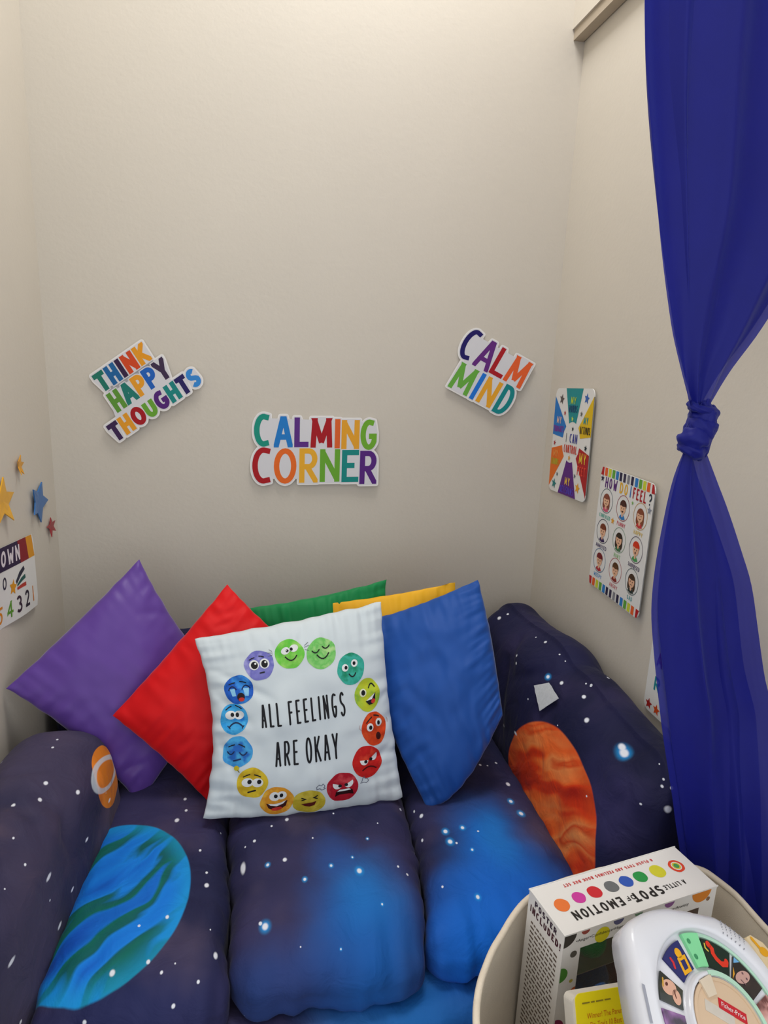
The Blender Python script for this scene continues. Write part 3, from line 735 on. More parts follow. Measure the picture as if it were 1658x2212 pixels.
# clockwise from the lilac one
face((-0.427, 0.608), ('7f7fc8', '6f6fbe', '9a9ad6'), [('d', WH, 1, -.34, .06, .33, .34), ('d', WH, 1, .36, .06, .33, .34), ('d', K, 2, -.32, .04, .23, .25), ('d', K, 2, .36, .04, .22, .26), ('d', WH, 3, -.24, .14, .07, .07), ('d', WH, 3, .43, .15, .07, .07),
     brow(-.42, .50, .17, .05), brow(.22, .56, .15, -.05), ('s', K, 2, .09, [(-.02, -.52), (.26, -.50)])], seed=1)
face((-0.095, 0.669), ('5fc244', '72c84a', '9ad46a'), [('d', WH, 1, -.24, .26, .30, .24, .25), ('d', WH, 1, .34, .36, .30, .24, .2), ('d', K, 2, -.12, .24, .10, .10), ('d', K, 2, .16, .32, .10, .11), ('s', K, 2, .08, curve(.08, -.14, .38, -.28)),
     ('s', '70787c', 1, .035, [(-1.45, .35), (-1.10, .28)]), ('s', '70787c', 1, .035, [(-1.30, .55), (-1.12, .40)]), ('s', '70787c', 1, .035, [(-1.42, .12), (-1.12, .16)]),
     ('s', '70787c', 1, .035, [(1.05, .30), (1.38, .38)]), ('s', '70787c', 1, .035, [(1.08, .42), (1.34, .58)]), ('s', '70787c', 1, .035, [(1.06, .16), (1.32, .04)])], seed=2)
face((0.246, 0.619), ('8fcf7a', '6cc060', 'b0d890'), [('s', K, 2, .075, curve(-.36, .26, .24, -.16)), ('s', K, 2, .075, curve(.36, .42, .24, -.16)), ('s', K, 2, .08, curve(.10, -.06, .40, -.30))], seed=3, rx=1.04)
face((0.558, 0.406), ('2f9f8a', '3fb0a0', '1f8a68'), [('d', WH, 1, -.42, .12, .24, .24), ('d', WH, 1, .28, .30, .24, .24), ('d', K, 2, -.36, .12, .11, .12), ('d', K, 2, .26, .30, .11, .12), ('s', K, 2, .08, curve(.06, -.32, .24, -.20))], seed=4)
face((0.722, 0.111), ('c0c830', 'b4c838', '8ab43c'), [('d', 'e2e6c8', 1, -.36, .18, .26, .26), ('d', K, 2, -.34, .18, .15, .17), ('s', K, 2, .08, curve(.36, .40, .24, .22)), ('p', K, 2, [(-.22, -.36), (.62, .06), (.58, -.34), (.34, -.58), (.02, -.60)]), ('p', WH, 3, [(-.18, -.34), (.58, .04), (.30, -.30)]), ('d', RD, 3, .38, -.42, .17, .13, .5)], rx=.96, ry=1.06, seed=5)
face((0.758, -0.229), ('d8481c', 'c83c18', 'e05a28'), [('d', WH, 1, -.34, .12, .25, .26), ('d', WH, 1, .40, .30, .25, .26), ('d', K, 2, -.30, .10, .12, .14), ('d', K, 2, .38, .28, .11, .14), ('d', '3a0c0a', 2, .26, -.48, .18, .24), brow(-.36, .55, .22, .14), brow(.26, .72, .2, -.06),
     ('s', 'b08a84', 1, .03, [(-1.12, .35), (-1.16, .15), (-1.06, .05)]), ('s', 'b08a84', 1, .03, [(1.12, .45), (1.18, .30), (1.14, .15)])], rx=.94, ry=1.06, seed=6)
face((0.637, -0.539), ('cc2420', 'c01c1c', 'd8442c'), [('h', WH, 1, -.20, .12, .30, .30, 180, 360, -.12), ('h', WH, 1, .44, .30, .30, .30, 180, 360, .55), ('d', K, 2, -.10, .02, .12, .10), ('d', K, 2, .26, .12, .12, .10), ('s', '4a0c0c', 2, .08, curve(.10, -.50, .46, .18))], rx=1.06, seed=7)
face((0.351, -0.747), ('b41a2c', 'a81428', 'c8424a'), [('h', WH, 1, -.32, .22, .32, .30, 180, 360, -.35), ('h', WH, 1, .38, .26, .32, .30, 180, 360, .45), ('d', K, 2, -.16, .10, .12, .10), ('d', K, 2, .22, .14, .12, .10), ('p', '2a0808', 1, [(-.50, -.62), (-.42, -.30), (-.20, -.16), (.40, -.12), (.60, -.26), (.66, -.60), (.36, -.50), (-.2, -.52)]), ('p', WH, 2, [(-.36, -.30), (-.18, -.17), (.38, -.13), (.50, -.24)]),
     ('s', '5a5f74', 1, .035, [(-1.12, .10), (-1.30, .02), (-1.42, .16), (-1.60, .10), (-1.62, .28), (-1.46, .42), (-1.30, .34), (-1.22, .46), (-1.10, .30), (-1.18, .18), (-1.08, .12)]), ('s', '5a5f74', 1, .035, [(1.12, .04), (1.34, .08), (1.50, .02), (1.66, .14), (1.58, .30), (1.44, .32), (1.38, .48), (1.28, .34), (1.24, .18), (1.12, .04)])], rx=1.08, ry=.92, seed=8)
face((-0.002, -0.854), ('c8b038', 'bca82c', 'd4c048'), [('s', K, 2, .07, [(-.44, .36), (-.20, .24), (-.42, .14)]), ('s', K, 2, .07, [(.52, .50), (.28, .36), (.50, .26)]), ('p', '5a1c14', 1, [(-.46, -.22), (-.2, -.14), (.2, -.06), (.46, .06), (.34, -.30), (.06, -.44), (-.24, -.38)])], rx=1.06, ry=.78, seed=9)
face((-0.324, -0.813), ('e09c28', 'd8902a', 'e8b43c'), [('d', WH, 1, -.14, .34, .34, .30), ('d', WH, 1, .28, .40, .32, .28), ('d', K, 2, -.08, .36, .12, .13), ('d', K, 2, .26, .40, .12, .13), ('p', '3a1412', 1, [(-.62, -.16), (-.2, -.22), (.3, -.12), (.64, .04), (.56, -.36), (.24, -.62), (-.12, -.66), (-.46, -.50)]), ('p', WH, 2, [(-.52, -.16), (-.2, -.20), (.3, -.10), (.56, .02), (.40, -.20), (0, -.34), (-.36, -.30)]), ('d', RD, 2, .02, -.54, .34, .12, .15)], rx=1.05, ry=.95, seed=10)
face((-0.582, -0.610), ('d8b428', 'dcc030', 'c8a424'), [('d', WH, 1, -.28, .06, .38, .30), ('d', WH, 1, .36, .02, .36, .30), ('d', K, 2, -.16, .10, .14, .15), ('d', K, 2, .46, .08, .14, .15), brow(-.36, .52, .2, .08), brow(.34, .48, .2, -.08), ('s', K, 2, .10, [(-.20, -.62), (.24, -.50)]),
     ('d', 'c8b82c', 1, -1.04, 1.02, .17, .17), ('s', '8a7a20', 1, .06, [(-.96, .88), (-.86, .76)])], seed=11)
face((-0.743, -0.279), ('3a8ed8', '4aa8e0', '2a68c0'), [('s', '1c2a5a', 2, .08, curve(-.44, .04, .22, -.18)), ('s', '1c2a5a', 2, .08, curve(.40, -.04, .24, -.18)), ('s', '1c2a5a', 2, .10, [(-.22, -.56), (.22, -.46)]), brow(-.38, .42, .2, .06), brow(.30, .40, .2, -.10)], ry=1.03, seed=12)
face((-0.764, 0.074), ('2f9ae0', '48b0e8', '1f78cc'), [('d', WH, 1, -.22, .26, .38, .30), ('d', WH, 1, .38, .22, .34, .30), ('d', K, 2, -.10, .28, .13, .14), ('d', K, 2, .26, .24, .12, .16), brow(-.32, .74, .2, .10), brow(.38, .76, .2, -.12), ('s', '16244a', 2, .09, curve(.10, -.52, .48, .26)), ('s', '16244a', 2, .06, [(-.48, -.44), (-.32, -.60)]), ('s', '16244a', 2, .06, [(.68, -.48), (.54, -.64)])], rx=.95, ry=1.03, seed=13)
face((-0.679, 0.379), ('2a66cc', '1f56b8', '3a8ee0'), [('p', '8ac8ec', 1, [(-.62, .10), (-.28, .10), (-.24, -.40), (-.50, -.40)]), ('p', '8ac8ec', 1, [(.30, .06), (.72, .06), (.62, -.48), (.36, -.44)]), ('s', '14204a', 2, .07, curve(-.44, .04, .26, .22)), ('s', '14204a', 2, .07, curve(.50, .02, .28, .22)), ('d', '200c14', 2, .08, -.50, .26, .30), ('h', RD, 3, .10, -.66, .20, .14, 0, 360, 0), brow(-.42, .46, .2, .04), brow(.34, .48, .2, -.06)], rx=.98, seed=14)
pr = Print(wframe, .012); pr.text('ALL', -.475, -.050, .245, .021, width=.215, rounded=True, asp=.5, gap=.25); pr.text('FEELINGS', -.180, -.050, .245, .021, width=.630, rounded=True, asp=.5, gap=.28); pr.build('pillow_lettering', BLK, wroot, WP.mid)
pr = Print(wframe, .012); pr.text('ARE', -.345, -.460, .255, .021, width=.245, rounded=True, asp=.5, gap=.25); pr.text('OKAY', -.020, -.460, .260, .021, width=.360, rounded=True, asp=.5, gap=.2); pr.build('pillow_lettering', BLK, wroot, WP.mid)


# ------------------------------------------------------------------ knotted sheer curtain
def sheer(name, hexc, alpha):
    m = bpy.data.materials.new(name); m.use_nodes = True
    t = m.node_tree; L = t.links.new
    b = t.nodes['Principled BSDF']; out = t.nodes['Material Output']
    tc = N(t, 'ShaderNodeTexCoord')
    n1 = N(t, 'ShaderNodeTexNoise', i={'Scale': 14.0, 'Detail': 4.0}); L(tc.outputs['Object'], n1.inputs['Vector'])
    mx = N(t, 'ShaderNodeMix', data_type='RGBA'); c = lin(hexc)
    mx.inputs[6].default_value = c; mx.inputs[7].default_value = tuple(x*.8 for x in c[:3])+(1,)
    L(n1.outputs['Fac'], mx.inputs[0]); L(mx.outputs[2], b.inputs['Base Color'])
    b.inputs['Roughness'].default_value = .5; b.inputs['Specular IOR Level'].default_value = .35
    b.inputs['Sheen Weight'].default_value = .3; b.inputs['Sheen Tint'].default_value = (.35, .4, .9, 1)
    n2 = N(t, 'ShaderNodeTexNoise', i={'Scale': 90.0, 'Detail': 3.0}); L(tc.outputs['Object'], n2.inputs['Vector'])
    bp = N(t, 'ShaderNodeBump', i={'Strength': .15, 'Distance': .002}); L(n2.outputs['Fac'], bp.inputs['Height']); L(bp.outputs[0], b.inputs['Normal'])
    tl = N(t, 'ShaderNodeBsdfTranslucent'); L(mx.outputs[2], tl.inputs['Color'])
    m1 = N(t, 'ShaderNodeMixShader', i={0: .30}); L(b.outputs[0], m1.inputs[1]); L(tl.outputs[0], m1.inputs[2])
    tp = N(t, 'ShaderNodeBsdfTransparent'); tp.inputs[0].default_value = (.55, .58, .95, 1)
    m2 = N(t, 'ShaderNodeMixShader', i={0: alpha}); L(tp.outputs[0], m2.inputs[1]); L(m1.outputs[0], m2.inputs[2])
    L(m2.outputs[0], out.inputs['Surface'])
    return m
SHEER = sheer('sheer_blue_voile', '0e1894', .87)
KN = (.662, .925, 1.41)
curt = thing('curtain', 'royal blue sheer curtain tied in a knot beside the right wall', 'curtain', (KN[0], KN[1], 0.0))
def drape(name, ztop, zbot, left, right, ydep, folds, amp, n=260, rows=90, pin_top=False, phase=0.0, ovl=1.35, swing=((-3, 0), (0, 0))):
    V = []; F = []
    for j in range(rows+1):
        z = ztop+(zbot-ztop)*j/rows
        xl, xr = smooth_table(left, -z), smooth_table(right, -z); w = xr-xl
        yc = smooth_table(ydep, -z)
        A = smooth_table(amp, -z)
        for i in range(n+1):
            s = i/n
            ph = 2*PI*folds*s + phase + .9*noise.noise(Vector((s*3, z*1.3, phase)))
            k = ovl/(2*PI*folds)
            x = s - k*math.sin(ph)*min(1, s*9)*min(1, (1-s)*9)
            y = -A*math.cos(ph)*(.75+.5*noise.noise(Vector((s*4+phase, z*2.2, 3)))) + .006*noise.noise(Vector((s*7, z*4, 9+phase)))
            V.append((xl+w*x, yc+y+smooth_table(swing, -z)*max(0.0, x)**1.3, z))
    for j in range(rows):
        for i in range(n):
            a = j*(n+1)+i; F.append((a, a+1, a+n+2, a+n+1))
    return link_mesh(name, V, F, SHEER, curt, True, (KN[0], KN[1], 0.0))
UL = [(-2.79, .40), (-1.97, .487), (-1.74, .537), (-1.568, .589), (-1.50, .617), (-1.44, .645)]
UR = [(-2.79, .872), (-1.95, .868), (-1.75, .838), (-1.62, .775), (-1.56, .742), (-1.50, .702), (-1.44, .672)]
YU = [(-2.79, .925), (-1.44, .925)]
AU_ = [(-2.79, .014), (-1.8, .014), (-1.55, .010), (-1.44, .006)]
drape('upper_drape', 2.79, 1.435, UL, UR, YU, 2.6, AU_, phase=.6, ovl=.45)
drape('upper_drape', 2.79, 1.435, [(a, b+.018) for a, b in UL], [(a, b-.012) for a, b in UR], [(a, b+.014) for a, b in YU], 3.7, AU_, phase=2.9, ovl=.5)
LL = [(-1.385, .644), (-1.34, .632), (-1.28, .626), (-1.17, .624), (-1.09, .632), (-.91, .678), (-.71, .738), (-.50, .79), (-.02, .80)]
LR = [(-1.385, .674), (-1.333, .704), (-1.287, .731), (-1.217, .769), (-1.16, .797), (-1.085, .820), (-.998, .842), (-.90, .868), (-.02, .872)]
YL_ = [(-1.385, .925), (-1.0, .925), (-.7, .93), (-.02, .93)]
SW = [(-1.385, 0), (-1.10, 0), (-.95, -.02), (-.75, -.08), (-.60, -.12), (-.45, -.14), (-.02, -.15)]
AL_ = [(-1.385, .006), (-1.25, .009), (-.9, .012), (-.02, .014)]
drape('lower_drape', 1.385, .02, LL, LR, YL_, 1.7, AL_, phase=2.2, ovl=.45, swing=SW)
drape('lower_drape', 1.385, .02, [(a, b+.012) for a, b in LL], [(a, b-.016) for a, b in LR], [(a, b+.012) for a, b in YL_], 2.6, AL_, phase=.4, ovl=.5, swing=SW)
# the knot: cloth wound round itself in tilted rolls
KM = sheer('sheer_blue_voile_bunched', '0e188e', .99)
def roll(name, c, R, r, tilt, spin, seed, squash=1.0):
    V = []; F = []; nu, nv = 72, 26
    rot = Matrix.Rotation(spin, 3, 'Z') @ Matrix.Rotation(tilt, 3, 'X')
    for i in range(nu):
        a = 2*PI*i/nu
        rr = r*(1+.25*math.sin(a*1+seed)+.12*noise.noise(Vector((math.cos(a)*2, math.sin(a)*2, seed))))
        for j in range(nv):
            b = 2*PI*j/nv
            tw = b*5 + a*3 + seed
            q = rr*(1+.09*math.sin(tw)+.16*noise.noise(Vector((a*2.2, math.cos(b)*1.6, math.sin(b)*1.6+seed))))
            V.append(Vector(c)+rot@Vector(((R+q*math.cos(b))*math.cos(a), (R+q*math.cos(b))*math.sin(a), q*math.sin(b)*squash)))
    for i in range(nu):
        for j in range(nv):
            F.append((i*nv+j, ((i+1) % nu)*nv+j, ((i+1) % nu)*nv+(j+1) % nv, i*nv+(j+1) % nv))
    return V, F
kb = MB()
for c, R, r, tl, sp, sd, sq in (((.660, .925, 1.447), .0125, .0085, .30, .4, 1.0, .9), ((.668, .925, 1.436), .0115, .0105, -.30, 2.0, 2.0, 1.2),
                                ((.662, .925, 1.418), .0115, .0125, .55, 1.2, 3.0, 1.25), ((.657, .925, 1.398), .0125, .0120, -.35, .3, 4.0, 1.2), ((.664, .922, 1.410), .0100, .0125, .9, -.5, 6.0, 1.4), ((.652, .925, 1.383), .0120, .0105, .25, 1.0, 9.0, 1.0)):
    V, F = roll('roll', c, R, r, tl, sp, sd, sq); kb.add(V, F)
V, F = roll('core', (.661, .925, 1.412), .005, .015, 0, 0, 8.0, 2.4); kb.add(V, F)
kb.build('knot', KM, curt, True, (KN[0], KN[1], 0.0))

# ------------------------------------------------------------------ word signs on the back wall
def convex_hull(pts):
    pts = sorted(set(pts))
    def half(P):
        h = []
        for p in P:
            while len(h) > 1 and (h[-1][0]-h[-2][0])*(p[1]-h[-2][1])-(h[-1][1]-h[-2][1])*(p[0]-h[-2][0]) <= 0: h.pop()
            h.append(p)
        return h
    a, b = half(pts), half(pts[::-1]); return a[:-1]+b[:-1]
def letter_outline(ch, x0, y0, w, hgt, t, grow, n=10):
    pr = Print(lambda a, b, h=0: (a, b, 0)); pr.glyph(ch, x0, y0, w, hgt, t)
    P = []
    for v in pr.mb.v:
        P += [(round(v[0]+grow*math.cos(2*PI*i/n+.3), 4), round(v[1]+grow*math.sin(2*PI*i/n+.3), 4)) for i in range(n)]
    return convex_hull(P)
PAPER = mat('sign_card_white', 'eceae8', rough=.45, var=.01, scale=40, spec=.3)
PAPER2 = mat('sign_card_inner', 'd9d9de', rough=.45, var=.01, scale=40, spec=.3)
def word_sign(name, label, O, E1, E2, ref, letters, t, grow, lift, fills=()):
    """letters: (char, colour, a0, a1, d0, d1) in sign units; O is the wall point of ref, E1 / E2 the reading and downward unit vectors in metres; lift(a, d) = distance off the wall"""
    def fr(a, b, h=0.0):                       # b counts upward (= -d)
        x = O[0]+E1[0]*(a-ref[0])+E2[0]*(-b-ref[1]); z = O[1]+E1[1]*(a-ref[0])+E2[1]*(-b-ref[1])
        return Vector((x, YB-lift(a, -b)-h, z))
    A = sum((l[2]+l[3])/2 for l in letters)/len(letters); Dn = sum((l[4]+l[5])/2 for l in letters)/len(letters)
    org = fr(A, -Dn)
    root = thing(name, label, 'sign', org, 'word signs on the back wall')
    mb = MB(); inner = MB()
    for k, (ch, hx, a0, a1, d0, d1) in enumerate(letters):
        for g, tgt, z0, z1 in ((grow, mb, -.0012, .0), (grow*.42, inner, .0001, .0003)):
            hull = letter_outline(ch, a0, -d1, a1-a0, d1-d0, t, g)
            s = slab(fr, hull, z0-k*2e-6, z1+(k+2)*8e-6); tgt.add(s.v, s.f)
    for f in fills:
        s = slab(fr, [(p[0], -p[1]) for p in f], -.0012, .0); mb.add(s.v, s.f)
        s = slab(fr, [(p[0], -p[1]) for p in f], .0001, .0003); inner.add(s.v, s.f)
    mb.build('backing_card', PAPER, root, False, org); inner.build('inner_panel', PAPER2, root, False, org)
    for (ch, hx, a0, a1, d0, d1) in letters:
        pr = Print(fr); pr.glyph(ch, a0, -d1, a1-a0, d1-d0, t, .0006)
        pr.build('letter', ink(hx), root, org)
    return root
word_sign('word_sign', 'CALMING CORNER sign in rainbow capitals, middle of the back wall', (-.042, 1.326), (.303e-3, .008e-3), (-.001e-3, -.305e-3), (203, 155), [
    ('C', '12927f', 220, 392, 156, 478), ('A', '1d7ccc', 413, 600, 180, 487), ('L', '5d2b88', 615, 757, 192, 486), ('M', 'aa101e', 777, 996, 198, 492), ('I', 'e2642a', 1015, 1078, 208, 500), ('N', 'e9a52a', 1087, 1270, 217, 508), ('G', '70ae30', 1280, 1447, 212, 518),
    ('C', 'ad111d', 203, 406, 485, 848), ('O', 'ea6c22', 415, 640, 495, 852), ('R', 'ecae2c', 668, 855, 497, 845), ('N', '6aaa30', 875, 1078, 508, 840), ('E', '108a86', 1098, 1272, 517, 845), ('R', '562280', 1283, 1460, 527, 868)],
    54, 24, lambda a, d: .003+.003*(a-203)/1257+.006*(d-155)/713, fills=[[(270, 196), (1400, 236), (1400, 820), (270, 800)]])
word_sign('word_sign', 'CALM MIND sign in rainbow capitals tilted down to the right', (.615, 1.609), (.214e-3, -.099e-3), (-.102e-3, -.193e-3), (555, -137), [
    ('C', '1d1464', 560, 772, -137, 312), ('A', '652a80', 811, 1050, -108, 320), ('L', 'ae1824', 1060, 1258, -99, 303), ('M', 'e9622f', 1280, 1556, -102, 300),
    ('M', '68ad42', 672, 965, 352, 748), ('I', '1c74d8', 1002, 1062, 346, 752), ('N', 'e9a62c', 1098, 1325, 345, 744), ('D', '10888c', 1362, 1553, 318, 762)],
    62, 30, lambda a, d: .003+.005*(a-560)/1000+.005*(d+137)/900, fills=[[(660, -62), (1500, -62), (1520, 690), (740, 710)]])
def row(txt, cols, a0, a1, d0, d1, ws=None, gap=14):
    ws = ws or [NARROW.get(c, 1.0)*(.95 if c != 'M' else 1) for c in txt]
    k = (a1-a0-gap*(len(txt)-1))/sum(ws); a = a0; out = []
    for c, h, w in zip(txt, cols, ws):
        out.append((c, h, a, a+w*k, d0, d1)); a += w*k+gap
    return out
word_sign('word_sign', 'THINK HAPPY THOUGHTS sign in three rows of capitals tilted up to the right', (-.486, 1.419), (.217e-3, .157e-3), (.134e-3, -.217e-3), (0, 0),
    row('THINK', ['1f7868', '1e65a2', '372048', 'd64a20', 'ea9c22'], 0, 640, 0, 212, [1.0, 1.0, .42, 1.1, 1.1]) +
    row('HAPPY', ['5f9838', '1f7c72', 'ea9f28', '1e62c0', '3e2c4c'], 12, 735, 246, 474, [1.0, 1.15, 1.0, 1.0, 1.1], gap=6) +
    row('THOUGHTS', ['3c2452', 'ea9f28', 'a91520', '6aa836', '53217a', '178784', '261c60', '348ad8'], -175, 960, 520, 728, [.95, 1.0, 1.15, 1.0, 1.1, 1.0, .9, .95], gap=10),
    52, 27, lambda a, d: .006+.003*(a+175)/1135+.006*d/728, fills=[[(60, 60), (600, 60), (640, 260), (60, 260)], [(40, 200), (640, 200), (700, 620), (-60, 620)]])

# ------------------------------------------------------------------ cards on the right wall (a runs toward the viewer, b up)
def rframe(y, z, rot=0.0, lift=.003, curl=None):
    c, s = math.cos(rot), math.sin(rot)
    return lambda a, b, h=0.0: Vector((XR-lift-h-(curl(a, b) if curl else 0.0), y-(a*c-b*s), z+a*s+b*c))
CARD = mat('card_stock_white', 'e6e6e4', rough=.42, var=.01, scale=30, spec=.35)
def card(name, label, fr, w, h, r, cat='poster', group='classroom cards on the right wall'):
    org = fr(w/2, 0)
    root = thing(name, label, cat, org, group)
    mb = MB(); n = 16; xs = [r*(1-math.cos(PI/2*i/6)) for i in range(6)]; xs = xs+[r+(w-2*r)*i/n for i in range(n+1)]+[w-x for x in xs[::-1]]
    lo = lambda x: r-math.sqrt(max(0, r*r-(r-min(x, w-x))**2)) if min(x, w-x) < r else 0.0
    for x in xs:
        for b, hh in ((lo(x), 0), (h-lo(x), 0), (h-lo(x), -.0024), (lo(x), -.0024)): mb.v.append(tuple(fr(x, b, hh)))
    for i in range(len(xs)-1):
        for j in range(4): mb.f.append((i*4+j, (i+1)*4+j, (i+1)*4+(j+1) % 4, i*4+(j+1) % 4))
    mb.build('card_sheet', CARD, root, False, org)
    return root, org
# "I can control" card
fr = rframe(1.944, 1.117, .040, .004, lambda a, b: .012*max(0, a/.262)**2*.6)
W1, H1 = .262, .318
c1, o1 = card('wall_card', 'I CAN CONTROL card with six coloured wedges around the middle', fr, W1, H1, .022)
def wedge(hx, pts, nm='wedge'):
    pr = Print(fr, .03)
    P = [pts[0]]
    for q in pts[1:]+pts[:1]:
        P += resample([P[-1], q], .02)[1:]
    pr.npoly(P[:-1], .0004); pr.build(nm, ink(hx), c1, o1)
wedge('1d8f94', [(.072, H1), (.110, .214), (.122, .219), (.134, .221), (.146, .220), (.158, .216), (.188, H1)])
wedge('2278c8', [(0, .293), (.092, .205), (.080, .190), (.073, .170), (0, .176)])
wedge('e2bc18', [(W1, .297), (.176, .206), (.186, .192), (.192, .176), (W1, .185)])
wedge('e8701f', [(0, .132), (.074, .147), (.080, .130), (.092, .115), (0, .012)])
wedge('b01c22', [(W1, .134), (.193, .149), (.188, .131), (.176, .117), (W1, .012)])
wedge('5f2482', [(.070, 0), (.113, .105), (.124, .101), (.134, .100), (.143, .101), (.153, .104), (.196, 0)])
for txt, hx, x, z, hh, wd, t in (('MY', 'c8dc30', .129, .272, .021, .034, .0042), ('WORDS', '1c3c70', .131, .248, .021, .060, .0042), ('MY', 'f0c8b0', .040, .211, .021, .032, .0040), ('THOUGHTS', '8a2a9a', .041, .185, .019, .072, .0034),
                           ('MY', '3a98a0', .223, .218, .020, .030, .0042), ('ACTIONS', '241a1c', .223, .190, .021, .068, .0042), ('I', '7a7a78', .100, .159, .027, .006, .0042), ('CAN', '3a3c98', .150, .159, .027, .052, .0050),
                           ('CONTROL', 'd0402c', .134, .128, .024, .090, .0048), ('MY', 'f2a050', .034, .109, .020, .034, .0042), ('HANDS', 'b8b838', .034, .083, .020, .052, .0042),
                           ('MY', 'f0d040', .224, .106, .030, .046, .0056), ('FEET', 'e84a38', .222, .072, .026, .056, .0048), ('MY', 'f2c850', .133, .032, .023, .036, .0048), ('DECISIONS', '5448d0', .133, .006, .021, .092, .0036)):
    pr = Print(fr); pr.text(txt, x, z, hh, t*.78, width=wd, h=.0012, center=True); pr.build('lettering', ink(hx), c1, o1)
for hx, x, z, r in (('5a5252', .047, .285, .017), ('3a68b8', .216, .290, .017), ('b81c28', .076, .244, .008), ('6a6a66', .189, .246, .009), ('c8e060', .131, .229, .009), ('20282a', .139, .200, .008), ('a82430', .019, .150, .009), ('1c2c34', .236, .152, .010),
                    ('e8a030', .131, .114, .009), ('6a7a80', .056, .056, .008), ('6a6a78', .180, .066, .008), ('2a8080', .038, .024, .017), ('e8a428', .205, .034, .017)):
    pr = Print(fr); pr.star(x, z, r, .0009, rot=.2); pr.build('star_print', ink(hx), c1, o1)
# "How do I feel?" card
fr = rframe(1.622, .914, .0, .004, lambda a, b: .010*max(0, a/.272)**2)
W2, H2 = .272, .331
c2, o2 = card('wall_card', 'HOW DO I FEEL card with nine round portraits of children', fr, W2, H2, .02)
BAR = ['b81c24', 'e4622a', 'cdd43a', '62a83e', '2a7cc8', '2a2444', '38304c', '8a8a92', '2a2444', '2a7cc8', '62a83e', 'cdd43a', 'e4622a', 'b81c24']
for zb in (0, H2-.024):
    for i, hx in enumerate(BAR):
        x0 = .0+i*W2/14; x1 = x0+W2/14*(.62 if i in (5, 6, 7, 8) else .74)
        if i == 0: P = [(.001, zb+.011), (x1, zb+.002), (x1, zb+.022), (.001, zb+.013)] if False else ([(x1*.35, zb+.002), (x1, zb+.001), (x1, zb+.023), (0, zb+.023)] if zb == 0 else [(0, zb+.001), (x1, zb+.001), (x1, zb+.023), (x1*.35, zb+.022)])
        elif i == 13: P = [(x0+.004, zb+.001), (W2-.007, zb+.002), (W2, zb+.023), (x0+.004, zb+.023)] if zb == 0 else [(x0+.004, zb+.001), (W2, zb+.001), (W2-.007, zb+.022), (x0+.004, zb+.023)]
        else: P = [(x0, zb+.001), (x1, zb+.001), (x1, zb+.023), (x0, zb+.023)]
        pr = Print(fr); pr.poly(P, .0004); pr.build('border_stripe', ink(hx), c2, o2)
for txt, hx, x, z, wd in (('HOW', '5c2a78', .028, .278, .062), ('DO', 'e8b42c', .105, .278, .040), ('I', '3a78c0', .157, .278, .006), ('FEEL', 'b01824', .172, .278, .064), ('?', '2a3244', .246, .278, .017)):
    pr = Print(fr); pr.text(txt, x, z, .028, .0046, width=wd, h=.0006, asp=.5); pr.build('lettering', ink(hx), c2, o2)
for hx, x, z, r in (('2c2844', .011, .299, .010), ('8a90a0', .258, .267, .011), ('e0a030', .089, .200, .010), ('7ab060', .176, .267, .006)):
    pr = Print(fr); pr.star(x, z, r, .0006); pr.build('star_print', ink(hx), c2, o2)
KIDS = [('CONFUSED', '4ab09a', '3c5a66', 'girl', '8a4a38', 'd05a78'), ('FUNNY', 'c84a5a', '983440', 'boy', '4a241c', '2a78c0'), ('HAPPY', 'd8b84a', 'c89a48', 'girl', '8a4a30', 'c83a3c'),
        ('ANNOYED', '4a3a68', '24284a', 'boy', '7a3a20', '3a2a5a'), ('HURT', '8ac07a', '7a9a80', 'girl', '38281c', '4a7a50'), ('SURPRISED', '4a3a60', '4a3050', 'boy', 'd83a18', '4a9a58'),
        ('WEEPY', '3a88c8', '3a6a98', 'boy', '7a2024', 'b02a3a'), ('ANGRY', 'd07a80', 'b84a50', 'boy', '5a3a1c', '8a2a24'), ('SAD', '3a9aa0', '4a6068', 'girl', '4a3424', '2c3a38')]
